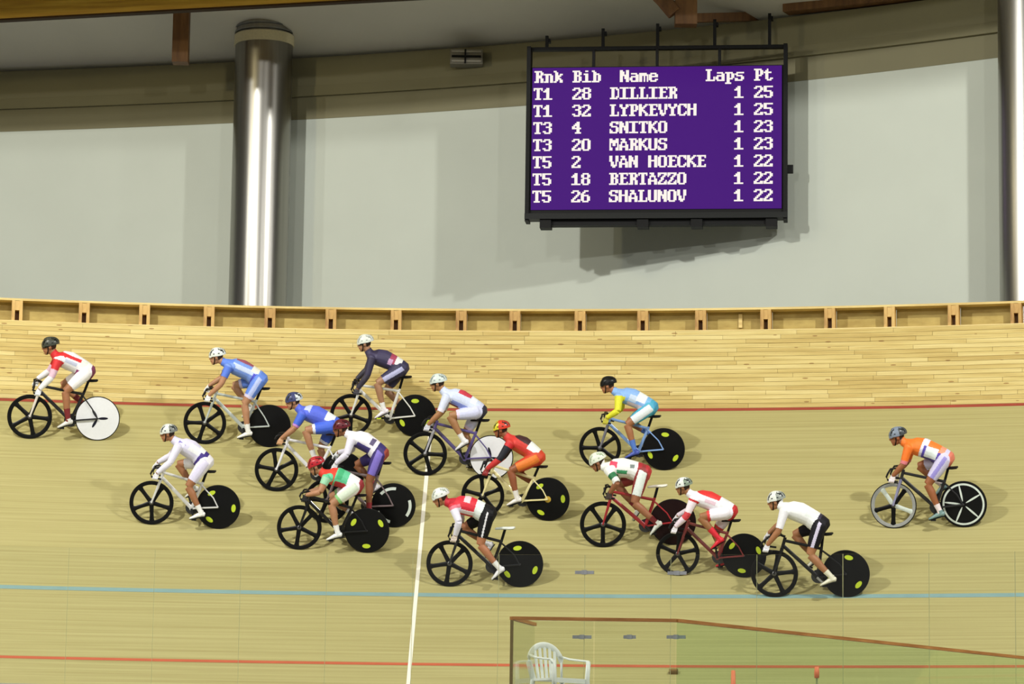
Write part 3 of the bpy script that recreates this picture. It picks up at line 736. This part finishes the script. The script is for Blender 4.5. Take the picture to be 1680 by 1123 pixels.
def build_rider(M, sp, J, ang):
    skin = paint(tuple(int(c*.86) for c in sp['skin']), .5, 0, .05, 25)
    P, Sh, Hd = V3(J['hip'][0], 0, J['hip'][1]), V3(J['sho'][0], 0, J['sho'][1]), V3(J['head'][0], 0, J['head'][1])
    L = (Sh-P).length; d = (Sh-P).normalized(); nr = V3(-d.z, 0, d.x)
    if nr.z < 0: nr = -nr
    m = MB()
    tp = [P-d*.115-nr*.02, P-d*.07-nr*.01, P+d*.03, P+d*L*.33+nr*.035, P+d*L*.62+nr*.045, P+d*L*.86+nr*.03, Sh+nr*.02, Sh+d*.07+nr*.03]
    m.tube(tp, [(.065, .065), (.135, .12), (.165, .138), (.145, .128), (.165, .14), (.182, .125), (.152, .09), (.07, .062)], 16)
    HB = Hd+V3(-.035, 0, -.055); m.tube([Sh+d*.02+nr*.02, (Sh+d*.05+nr*.03+HB)/2, HB+V3(.01, 0, .03)], [.075, .058, .055], 12)
    Rh = Matrix.Rotation(sp.get('yaw', 0), 3, 'Z')@Matrix.Rotation(sp.get('tilt', .18), 3, 'Y')
    def hp(x, y, z): return Hd+Rh@V3(x, y, z)
    m.ball(hp(-.012, 0, .022), (.1, .077, .1), 16, 12, Rh); m.ball(hp(.028, 0, -.055), (.066, .056, .06), 12, 8, Rh)
    m.ball(hp(.065, 0, -.098), (.026, .03, .022), 10, 6, Rh); m.ball(hp(.075, 0, .03), (.03, .05, .018), 10, 6, Rh)
    m.tube([hp(.085, 0, .018), hp(.108, 0, -.022), hp(.09, 0, -.034)], [.012, .017, .013], 8); m.ball(hp(.088, 0, -.062), (.014, .026, .014), 8, 6, Rh)
    for s in (-1, 1): m.ball(hp(-.005, s*.076, -.01), (.022, .011, .032), 8, 6, Rh)
    bones = [('head', hp(-.01, 0, .03), hp(.03, 0, -.06), .085), ('neck', Sh+d*.06+nr*.03, HB, .055), ('torso', Sh+d*.03+nr*.02, P-d*.08, .12)]
    hands = {}; feet = {}
    for s in (1, -1):
        hx, hz = J['hand']
        hnd = V3(hx, s*.2, hz)
        if s == -1 and sp.get('far') == 'top': hnd = V3(hx+.035, -.198, hz+.115)
        SJ = Sh+V3(0, s*.165, 0); a = V3(-1, 0, -.12).normalized(); w = SJ-hnd; w.y = 0; w = w-a*w.dot(a); w.normalize(); w = (w+a*.35).normalized(); w = (w-a*w.dot(a)*.35).normalized()
        wr = hnd+w*.088; Da = min(.66, max(.45, (SJ-wr).length*sp.get('bend', 1.03))); el = ik(SJ, wr, Da*.53, Da*.47, V3(-.45, s*sp.get('elb', .45), -.55))
        m.tube([SJ+V3(-.03, -s*.06, .0), SJ, SJ*.6+el*.4, el], [.06, .07, .057, .046], 12)
        m.tube([el, el*.65+wr*.35, wr, wr-w*.02], [.046, .047, .032, .029], 12)
        bones += [('arm%d' % s, SJ, el, .05), ('fore%d' % s, el, wr, .036)]; hands[s] = (hnd, a, w, wr)
        an = ang if s == 1 else ang+math.pi
        ped = BB+V3(math.cos(an)*CRK, s*.14, math.sin(an)*CRK+.016)
        toe = sp.get('toe', .35)+.18*math.sin(an); R_ = Matrix.Rotation(toe, 3, 'Y')
        ank = ped+R_@V3(-.115, 0, .095); HJ = P+V3(.0, s*.088, -.01)
        kn = ik(HJ, ank, .435, .425, V3(1, s*.12, .35))
        m.tube([HJ+V3(-.02, 0, .03), HJ*.88+kn*.12, HJ*.5+kn*.5, kn*.85+HJ*.15, kn], [.092, .1, .088, .066, .057], 14)
        m.tube([kn, kn*.72+ank*.28+V3(-.008, 0, 0), kn*.45+ank*.55, kn*.12+ank*.88, ank, ank+R_@V3(.01, 0, -.03)], [.057, .061, .051, .038, .035, .036], 12)
        m.tube([ank+R_@V3(-.03, 0, -.05), ank+R_@V3(.05, 0, -.05), ank+R_@V3(.13, 0, -.07)], [.028, .03, .02], 8)
        bones += [('thigh%d' % s, HJ, kn, .078), ('shin%d' % s, kn, ank, .046), ('foot%d' % s, ank, ank+R_@V3(.13, 0, -.07), .03)]; feet[s] = (ank, R_, ped)
    nm = remesh(m)
    nv = len(nm.vertices); V = np.empty(nv*3); nm.vertices.foreach_get('co', V); V = V.reshape(-1, 3)
    N = np.empty(nv*3); nm.vertex_normals.foreach_get('vector', N); N = N.reshape(-1, 3)
    F = np.array([list(p.vertices) if len(p.vertices) == 4 else list(p.vertices)[:3]+[p.vertices[2]] for p in nm.polygons if len(p.vertices) >= 3])
    C = V[F].mean(1)
    ds = []; ts = []
    for b in bones:
        t, dd = seg_t(C, b[1], b[2]); ds.append(dd-b[3]); ts.append(t)
    ds = np.array(ds); ts = np.array(ts); bi = ds.argmin(0); tt = ts[bi, np.arange(len(C))]; bn = np.array([b[0] for b in bones])[bi]
    # skin body (with hair, lips and eyes as colours of it)
    nm.materials.clear(); hair = paint(sp.get('hair', (52, 38, 28)), .8); lip = paint((150, 84, 70), .5); eyec = paint((28, 22, 20), .2)
    for q in (skin, hair, lip, eyec): nm.materials.append(q)
    loc = (C-np.array(Hd))@np.array(Rh)
    mi = np.zeros(len(nm.polygons), int)
    hd = bn == 'head'; mi[hd & ((loc[:, 2] > .06) | ((loc[:, 0] < -.03) & (loc[:, 2] > -.05)))] = 1
    mi[hd & (loc[:, 0] > .075) & (abs(loc[:, 2]+.062) < .011) & (abs(loc[:, 1]) < .03)] = 2
    mi[hd & (loc[:, 0] > .05) & (abs(loc[:, 2]-.008) < .011) & (abs(abs(loc[:, 1])-.034) < .016)] = 3
    nm.polygons.foreach_set('material_index', mi); nm.shade_smooth(); nm.name = 'person'
    o = bpy.data.objects.new('person', nm); COL.objects.link(o); o.matrix_world = M
    tag(o, sp['label'], 'person', 'racing cyclists on the banking')
    # torso coordinates
    A = np.array(Sh+d*.03+nr*.02); B = np.array(P-d*.08); tv = ((C-A)@(B-A))/((B-A)@(B-A)); vv = ((C-A)@np.array(nr)-.02)/.13
    def is_(p): return np.char.startswith(bn, p)
    send = sp['sleeve'][0]
    at = np.where(is_('arm'), tt*.5, np.where(is_('fore'), .5+tt*.5, 9.))
    shl = .84
    torso = bn == 'torso'
    js = (torso & (tv <= shl)) | (at < send)
    cols = []
    for i in np.where(js)[0]:
        c = sp['torso'][0]
        if torso[i]:
            for t0, t1, v0, v1, rgb in sp['torso'][1:]:
                if t0 <= tv[i] < t1 and v0 <= vv[i] < v1: c = rgb
        else:
            for t0, t1, rgb in sp['sleeve'][1]:
                if t0 <= at[i] < t1: c = rgb
        cols.append(c)
    shell('jersey', o, V, N, F, js, .006, cols)
    thigh = is_('thigh'); hem = sp.get('hem', .74)
    ss = (torso & (tv > shl)) | (thigh & (tt < hem)); cols = []
    for i in np.where(ss)[0]:
        c = sp['shorts'][0]
        if len(sp['shorts']) > 1:
            y = abs(C[i, 1])
            side = y > .088+.06
            if thigh[i] and side:
                sg = 1 if C[i, 1] > 0 else -1; bb = [b for b in bones if b[0] == 'thigh%d' % sg][0]
                dt = np.array(bb[2]-bb[1]); dt /= np.linalg.norm(dt); q = C[i]-np.array(bb[1])
                side = abs(q@np.cross(dt, [0, 1, 0])) < sp.get('sw', .06)
            if thigh[i]:
                if side and len(sp['shorts']) > 1 and sp['shorts'][1]: c = sp['shorts'][1]
                if tt[i] > hem-.1 and len(sp['shorts']) > 2 and sp['shorts'][2]: c = sp['shorts'][2]
            elif len(sp['shorts']) > 3 and sp['shorts'][3] and tv[i] > .93: c = sp['shorts'][3]
        cols.append(c)
    shell('shorts', o, V, N, F, ss, .006, cols)
    for s in (1, -1):
        k = (bn == 'shin%d' % s) & (tt > sp.get('sock_t', .74)); shell('sock', o, V, N, F, k, .004, [sp.get('sock', (236, 236, 236))]*int(k.sum()))
        ank, R_, ped = feet[s]
        def fp(x, z, y=0.): return ank+R_@V3(x, y, z)
        m = MB(); m.tube([fp(-.062, -.055), fp(-.05, -.05), fp(-.01, -.04), fp(.05, -.052), (fp(.115, -.07)), fp(.17, -.083), fp(.185, -.085)], [(.018, .02), (.033, .036), (.036, .044), (.038, .034), (.045, .024), (.032, .016), (.012, .008)], 12, (0, 1, 0))
        m.tube([fp(-.012, -.055), fp(-.004, .012)], [.042, .041], 10)
        sho = m.obj('shoe', paint(sp['shoe'], .4), o, True, 60)
        m = MB(); m.tube([fp(-.06, -.087), fp(.0, -.086), fp(.11, -.097), fp(.18, -.101)], [(.03, .007), (.03, .007), (.044, .007), (.025, .006)], 10); m.obj('sole', C_RUB, sho, True, 60)
        # gloved hand closed round the bar
        hnd, a, w, wr = hands[s]; l = a.cross(w)
        if l.y*s < 0: l = -l
        m = MB(); m.tube([wr+w*.012, hnd+w*.06, hnd+w*.03+l*.004], [(.027, .024), (.038, .022), (.042, .018)], 10, a)
        for i, (end, rr) in enumerate(((205, .0098), (225, .0102), (218, .0098), (195, .0088))):
            off = hnd+a*(-.032+.0213*i)
            angs = [15, 60, 105, 150, end]
            m.tube([off+(w*math.cos(math.radians(q))+l*math.sin(math.radians(q)))*.0255 for q in angs], [rr*1.1, rr*1.05, rr, rr*.95, rr*.75], 8, a)
        off = hnd-a*.038
        m.tube([hnd+w*.048-a*.03, off+(w*.028-l*.012), off-l*.027-a*.004, off-w*.02-l*.02-a*.004], [.013, .012, .0105, .008], 8, a)
        m.obj('glove', paint(sp['glove'], .6), o, True, 60)
    # helmet
    m = MB(); nth, nph = 32, 12; vs = []; fs = []; ms = []
    for i in range(nph+1):
        p = math.radians(100)*i/nph
        for k in range(nth):
            t = 2*math.pi*k/nth; x, y, z = math.sin(p)*math.cos(t), math.sin(p)*math.sin(t), math.cos(p)
            rid = 1+.035*math.cos(y*math.pi*5)*(1 if p < 1.4 else .2)
            X = x*(.128 if x > 0 else .150); Z = z*.112*rid+.030-(.012 if x > .6 else 0)+(.02*max(0, -x-.4)); Y = y*.097*rid
            vs.append(hp(X-.012, Y, Z+.004))
    for i in range(nph):
        for k in range(nth):
            fs.append((i*nth+k, (i+1)*nth+k, (i+1)*nth+(k+1) % nth, i*nth+(k+1) % nth))
            p = (i+.5)/nph; t = (k+.5)/nth*2*math.pi; y = math.sin(p*1.74)*math.sin(t); x = math.sin(p*1.74)*math.cos(t)
            vent = math.cos(y*math.pi*5) < -.15 and .2 < p < .85 and abs(x) > .22
            two = len(sp['helmet']) > 1 and (x < -.15 and p > .45 if sp.get('hsplit', 'rear') == 'rear' else x > .2)
            ms.append(1 if vent else 2 if two else 0)
    for f, q in zip(fs, ms): m.f.append(f); m.m.append(q)
    m.v = [tuple(v) for v in vs]
    h1 = sp['helmet'][0]; h2 = sp['helmet'][-1]; vc = sp.get('vent', (40, 44, 46))
    me = bpy.data.meshes.new('helmet'); me.from_pydata(m.v, [], m.f)
    for c in (h1, vc, h2): me.materials.append(paint(c, .3, 0, .03))
    me.polygons.foreach_set('material_index', m.m); me.shade_smooth(); me.update(); he = link('helmet', me, o)
    m = MB()
    for s in (-1, 1): m.tube([hp(.02, s*.083, .0), hp(.03, s*.07, -.06), hp(.05, s*.03, -.112), hp(.055, 0, -.118)], [(.008, .003)]*4, 6, (1, 0, 0))
    m.obj('chin_strap', C_RUB, he)
    if sp.get('shades'):
        m = MB(); pts = [hp(-.01, -.084, .012), hp(.05, -.072, .01), hp(.088, -.04, .008), hp(.1, 0, .008), hp(.088, .04, .008), hp(.05, .072, .01), hp(-.01, .084, .012)]
        m.tube(pts, [(.006, .003), (.016, .003), (.02, .004), (.015, .004), (.02, .004), (.016, .003), (.006, .003)], 6, (0, 0, 1)); m.obj('sunglasses', M_BLACKG, o, True)
    return o

Wt, Lv = (232, 232, 238), (208, 206, 232)
NAVY, PUR, RED, GRN, BLU = (44, 38, 66), (58, 38, 128), (206, 36, 44), (44, 150, 96), (62, 98, 214)
R = [
 dict(fw=(48, 686), rw=(160.5, 689), head=(77, 569), sho=(92, 590), hip=(140, 609), hand=(61, 649), ped=(103, 703), far='top',
  label='cyclist in white skinsuit with red shoulder and dark grey helmet, leading along the fence', bike='dark track bike with white rear disc bearing a black three-pointed mark',
  frame=(40, 40, 42), fork=(214, 206, 198), rear='white', rrot=.55, helmet=[(62, 66, 58)], vent=(24, 26, 24), shades=1, skin=(184, 124, 84), glove=(226, 230, 238), shoe=(214, 214, 210), sock=(120, 28, 34), sock_t=.6,
  torso=[Wt, (-.3, .2, -3, .7, RED), (.1, .62, .38, .72, RED), (.2, .55, -.2, .2, (190, 196, 220)), (.6, .85, -3, -.45, (140, 50, 110)), (.2, .9, .8, 3, Wt), (.62, .8, .0, .7, (214, 226, 216))],
  sleeve=(1.0, [(0, .28, RED), (.28, .5, (214, 180, 200)), (.5, 1.1, Wt)]), shorts=[(238, 236, 240), None, None, (120, 50, 90)]),
 dict(fw=(336, 695), rw=(442, 700), head=(350, 588), sho=(372, 602), hip=(422, 622), hand=(340, 658), ped=(398, 719), far='top',
  label='cyclist in light blue and white skinsuit with bare forearms and white helmet', bike='white-framed track bike with plain black rear disc', frame=(178, 186, 182), rear='black', sw=.035,
  helmet=[(222, 228, 222)], skin=(206, 150, 112), glove=(236, 236, 236), shoe=(236, 236, 232), sock=(236, 236, 232),
  torso=[(116, 150, 226), (.1, .75, -.1, .45, (196, 210, 240)), (.15, .6, .8, 3, (150, 80, 100)), (.6, .8, .3, 3, (226, 226, 214)), (.68, .9, -3, .2, (66, 70, 200)), (-.3, .12, -3, 3, (96, 134, 230))],
  sleeve=(.3, [(0, .5, (84, 120, 220))]), shorts=[(96, 134, 224), (176, 190, 236), (210, 200, 226)]),
 dict(fw=(248.5, 826), rw=(358, 833), head=(268, 714), sho=(288, 732), hip=(332, 757), hand=(254, 786), ped=(320, 850), far='top',
  label='cyclist in pale lavender skinsuit with purple waistband, low on the banking', bike='grey-white track bike with lime decals, ridden by the lavender skinsuit', frame=(206, 206, 204), rear='lime', rrot=.5,
  helmet=[(214, 220, 216), (120, 124, 122)], skin=(184, 124, 84), glove=(232, 232, 240), shoe=(236, 238, 236),
  torso=[(214, 212, 236), (.0, .2, -.2, .3, (120, 112, 190)), (.3, .62, .0, .8, (230, 232, 236)), (.64, .9, -3, 3, PUR), (.55, .72, .5, 3, (236, 238, 238))],
  sleeve=(1.0, [(0, 1.1, (224, 222, 242))]), shorts=[(234, 232, 240), (214, 210, 236)]),
 dict(fw=(453.6, 772), rw=(562, 778), head=(475, 662), sho=(493, 680), hip=(544, 697), hand=(459, 729), ped=(510, 766), yaw=.25,
  label='cyclist in royal blue skinsuit with white thigh band and navy and white helmet', bike='white track bike mostly hidden behind the riders in red, green and purple', frame=(232, 232, 236), rear='black', saddle=(60, 20, 26),
  helmet=[(60, 66, 110), (206, 214, 220)], skin=(198, 142, 104), glove=(206, 160, 120), shoe=(236, 226, 230),
  torso=[(84, 104, 220), (.05, .2, .1, 3, (190, 200, 240)), (.6, .85, .0, 3, (224, 232, 240))],
  sleeve=(.42, [(0, .36, BLU), (.36, .5, (190, 130, 200))]), shorts=[BLU, None, (226, 230, 244)]),
 dict(fw=(576, 682), rw=(681, 683), head=(597, 565), sho=(610, 587), hip=(657, 605), hand=(585, 645), ped=(622, 686), far='top',
  label='cyclist in dark navy long-sleeved skinsuit and white helmet, riding highest beside the fence', bike='white-framed track bike with lime pedals, ridden by the navy skinsuit', frame=(216, 216, 210), rear='lime', sw=.035, rrot=0., pedal=(190, 210, 40),
  helmet=[(216, 222, 214)], vent=(150, 156, 150), shades=1, skin=(190, 140, 104), glove=(60, 58, 70), shoe=(232, 226, 236),
  torso=[(60, 54, 86), (.5, .66, -.1, 3, (160, 60, 90)), (.48, .6, -.3, .4, (200, 160, 200)), (.66, .84, .0, 3, (226, 228, 228)), (-.3, .15, .3, 3, NAVY)],
  sleeve=(1.0, [(0, .5, NAVY), (.5, 1.1, (50, 46, 62))]), shorts=[(46, 44, 78), (176, 178, 216)]),
 dict(fw=(536, 823), rw=(645.5, 831), head=(552, 708), sho=(573, 722), hip=(619, 744), hand=(553, 770), ped=(598, 847), far='top',
  label='cyclist in white long-sleeved top with purple shorts and maroon helmet', bike='track bike with white arcs on its black rear disc', frame=(120, 104, 106), rear='arc', sw=.05, rrot=.4,
  helmet=[(96, 26, 38)], vent=(44, 14, 20), skin=(160, 100, 64), glove=(226, 230, 236), shoe=(232, 228, 234), sock=(150, 40, 50),
  torso=[(236, 234, 242), (.15, .6, -3, -.15, (70, 58, 130)), (.5, .62, .2, .9, (90, 80, 120)), (.72, .9, -3, 3, (50, 40, 110))],
  sleeve=(1.0, [(0, 1.1, (226, 224, 242))]), shorts=[(54, 40, 112), (122, 106, 196), None, (150, 60, 50)]),
 dict(fw=(491, 867), rw=(602, 872), head=(514, 768), sho=(534, 784), hip=(580, 797), hand=(500, 822), ped=(545, 887), tilt=.4,
  label='cyclist in red, green and white skinsuit with bare arms and red helmet', bike='black track bike with lime decals, ridden by the red and green skinsuit', frame=(26, 26, 28), rear='lime', rrot=1.05,
  helmet=[(176, 30, 44)], vent=(70, 14, 22), skin=(198, 142, 104), glove=(40, 40, 42), shoe=(230, 232, 234),
  torso=[(96, 196, 150), (-.3, .26, -3, 3, (226, 62, 44)), (.3, .6, -3, -.3, (170, 34, 40)), (.3, .45, .0, 3, (60, 170, 116)), (.62, .9, -3, 3, (232, 230, 236)), (.5, .75, -3, -.4, (180, 30, 40))],
  sleeve=(.24, [(0, .5, (150, 206, 170))]), shorts=[(234, 228, 236), (214, 226, 210), (130, 190, 120), (150, 40, 50)]),
 dict(fw=(697.5, 746.5), rw=(806, 752), head=(713, 633), sho=(731, 653), hip=(782, 675), hand=(701, 707), ped=(755, 738),
  label='cyclist in pale blue skinsuit with red back stripe and silver-white helmet', bike='purple and grey track bike with white rear disc, crossing the white line', frame=(86, 74, 130), fork=(170, 170, 178), rear='white', rrot=.3,
  helmet=[(206, 218, 214)], vent=(120, 134, 134), shades=1, skin=(190, 136, 90), glove=(210, 210, 220), shoe=(226, 226, 230),
  torso=[(206, 216, 242), (.25, .58, .7, 3, (196, 56, 76)), (.2, .8, -.75, -.25, (130, 146, 214)), (.05, .4, -3, -.75, (130, 40, 60)), (.6, .75, .3, 3, (230, 236, 244)), (.74, .84, -.4, .1, (44, 50, 120))],
  sleeve=(.45, [(0, .36, (214, 222, 244)), (.36, .5, (230, 226, 240))]), shorts=[(206, 210, 240), None, (226, 206, 230), (36, 36, 60)]),
 dict(fw=(792, 814), rw=(899, 820), head=(817, 708), sho=(836, 727), hip=(878, 750), hand=(798, 783), ped=(840, 830), elb=.7,
  label='cyclist in red skinsuit with white back number, red and yellow helmet', bike='pale yellow track bike with gold rear hub and lime decals', frame=(226, 216, 160), rear='gold', rrot=.6,
  helmet=[(206, 60, 40), (214, 204, 50)], hsplit='front', skin=(168, 96, 60), glove=(150, 40, 40), shoe=(232, 228, 224), sock=(232, 228, 224),
  torso=[(206, 56, 48), (.05, .5, .55, 3, (60, 30, 34)), (.5, .85, .15, 3, (232, 236, 236)), (.2, .6, -3, -.4, (200, 84, 44))],
  sleeve=(1.0, [(0, .12, RED), (.12, .55, (40, 42, 50)), (.55, 1.1, (196, 44, 44))]), shorts=[(206, 64, 34), (224, 120, 40)]),
 dict(fw=(737.5, 927), rw=(853, 928), head=(722, 820), sho=(745, 832), hip=(800, 846), hand=(746, 890), ped=(814, 948), sad=(829, 866), toe=.75, tilt=.35,
  label='cyclist in red and white top with black shorts and white helmet, standing on the pedals', bike='black and white track bike with white saddle showing behind the standing rider in black shorts', frame=(34, 34, 36), fork=(40, 40, 42), rear='lime', sw=.012, rrot=.15, saddle=(220, 226, 220),
  helmet=[(226, 230, 228)], vent=(150, 160, 150), skin=(196, 128, 90), glove=(214, 200, 190), shoe=(230, 230, 236),
  torso=[(212, 38, 58), (.2, .55, -.75, -.3, (240, 226, 232)), (.25, .4, .5, 3, (240, 200, 210)), (.55, .9, -3, 3, (226, 234, 234)), (.75, 1, -3, 3, (24, 24, 26)), (-.3, .06, -3, 3, (190, 30, 50))],
  sleeve=(1.0, [(0, .1, (226, 120, 140)), (.1, 1.1, (226, 224, 242))]), shorts=[(18, 18, 22), (214, 214, 220)]),
 dict(fw=(984.5, 735.5), rw=(1089, 737.5), head=(996, 634), sho=(1017, 650), hip=(1066, 669), hand=(997, 693), ped=(1036, 750),
  label='cyclist in light blue skinsuit with yellow sleeves and black helmet', bike='light blue track bike with lime decals high on the banking', frame=(126, 160, 214), fork=(110, 110, 120), rear='lime', rrot=-.1,
  helmet=[(28, 28, 28)], vent=(10, 10, 10), skin=(190, 126, 84), glove=(196, 190, 60), shoe=(66, 84, 170), sock=(84, 124, 206), sock_t=.6,
  torso=[(136, 178, 236), (.3, .5, -.3, .5, (196, 214, 240)), (.48, .72, .0, 3, (232, 238, 240)), (.3, .8, -3, -.4, (226, 206, 214)), (.74, 1, -3, 3, (120, 180, 226))],
  sleeve=(1.0, [(0, 1.1, (222, 222, 44))]), shorts=[(74, 170, 204), (226, 234, 240), None, (60, 150, 190)]),
 dict(fw=(989, 863), rw=(1104.5, 859), head=(984, 758), sho=(1003, 770), hip=(1058, 778), hand=(1003, 815), ped=(1072, 876), sad=(1082, 798), toe=.75, tilt=.4,
  label='cyclist in white top with green and red marks and white helmet, standing on the pedals', bike='red track bike with white saddle and dark red rear disc', frame=(150, 28, 36), rear='red', saddle=(226, 224, 210),
  helmet=[(222, 228, 214)], vent=(150, 170, 140), skin=(176, 114, 78), glove=(60, 46, 40), shoe=(226, 230, 222), sock=(120, 30, 36),
  torso=[(236, 238, 236), (.06, .24, .0, .7, (220, 70, 100)), (.2, .5, -.5, -.1, (60, 150, 100)), (.05, .3, -3, -.6, (40, 110, 70)), (.74, 1, -3, 3, (170, 40, 50)), (.55, .66, .2, .6, (120, 130, 130))],
  sleeve=(.5, [(0, .18, (236, 238, 236)), (.18, .36, (30, 110, 66)), (.36, .6, (226, 230, 226))]), shorts=[(140, 44, 44), (222, 232, 228), None, (180, 40, 50)]),
 dict(fw=(1112, 909), rw=(1221, 912), head=(1120, 801), sho=(1140, 819), hip=(1196, 839), hand=(1109, 878), ped=(1176, 901), far='top',
  label='cyclist in white skinsuit with red shoulders and red shoe covers, white helmet', bike='dark red track bike with lime decals under the rider with red shoes', frame=(110, 40, 40), rear='lime', rrot=.9,
  helmet=[(222, 228, 224), (130, 146, 130)], skin=(176, 120, 76), glove=(236, 232, 240), shoe=(214, 32, 52), sock=(214, 32, 52), sock_t=.55,
  torso=[(238, 236, 244), (-.3, .6, .55, 3, (214, 46, 46)), (.3, .55, -.1, .3, (226, 196, 212)), (.66, .8, .0, 3, (222, 224, 230)), (.86, 1, -3, 3, RED)],
  sleeve=(1.0, [(0, .06, RED), (.06, .4, (238, 226, 236)), (.4, .62, (206, 60, 72)), (.62, 1.1, (232, 216, 232))]), shorts=[(236, 230, 244), (240, 236, 246), (214, 60, 60), (190, 36, 44)]),
 dict(fw=(1270.5, 944), rw=(1388, 944), head=(1275, 825), sho=(1292, 839), hip=(1348, 863), hand=(1261, 903), ped=(1354, 961), far='top',
  label='cyclist in white short-sleeved jersey and black shorts with white stripe, lowest on the track', bike='black track bike with lime decals, its wheels on the blue line', frame=(26, 26, 28), rear='lime', sw=.022, rrot=-.2, crank=(150, 150, 146),
  helmet=[(224, 228, 222), (150, 156, 150)], skin=(190, 130, 88), glove=(232, 232, 240), shoe=(228, 226, 206), sock=(228, 226, 206),
  torso=[(238, 240, 242), (.5, .75, .1, .8, (224, 230, 228)), (.78, 1, -3, 3, (40, 34, 60))],
  sleeve=(.44, [(0, 1.1, (236, 236, 244))]), shorts=[(24, 22, 30), (206, 200, 226), None, (24, 22, 30)]),
 dict(fw=(1466, 831.5), rw=(1581, 829.6), head=(1476, 718), sho=(1497, 734), hip=(1554, 755), hand=(1468, 788), ped=(1533, 853), yaw=.2, elb=.3,
  label='cyclist in orange, white and blue skinsuit with blue-grey helmet, trailing behind the bunch', bike='dark track bike with white-spoked black rear wheel', frame=(44, 44, 46), fork=(140, 140, 176), rear='spoked', sw=.028, fwhite=True, rrot=.2,
  helmet=[(126, 138, 156), (70, 76, 80)], skin=(176, 106, 64), glove=(236, 226, 232), shoe=(120, 150, 150), sock=(236, 222, 226),
  torso=[(238, 122, 40), (.3, .44, -3, 3, (226, 224, 242)), (.36, .42, -3, .5, (84, 70, 180)), (.44, .7, -.7, .5, (226, 236, 238)), (.7, 1, -3, .2, (84, 60, 170)), (.72, 1, .2, 3, (240, 150, 120)), (.4, .75, -3, -.7, (70, 56, 130))],
  sleeve=(.5, [(0, .4, (238, 116, 30)), (.4, .6, (216, 120, 130))]), shorts=[(206, 202, 236), (150, 140, 214), None, (214, 120, 100)]),
]
for sp in R:
    Mx, mid, k = place(sp['fw'], sp['rw'])
    loc = lambda q: ((mid[0]-q[0])/k, WR+(mid[1]-q[1])/k)
    J = {n: loc(sp[n]) for n in ('head', 'sho', 'hip', 'hand', 'ped')}
    J['hand'] = (min(max(J['hand'][0], .40), .60), min(max(J['hand'][1], .70), .86))
    ang = math.atan2(J['ped'][1]-BB.z, J['ped'][0]-BB.x)
    sad = loc(sp['sad']) if 'sad' in sp else (J['hip'][0]-.035, J['hip'][1]-.115)
    build_bike(Mx, sp, J['hand'], sad, ang)
    build_rider(Mx, sp, J, ang)
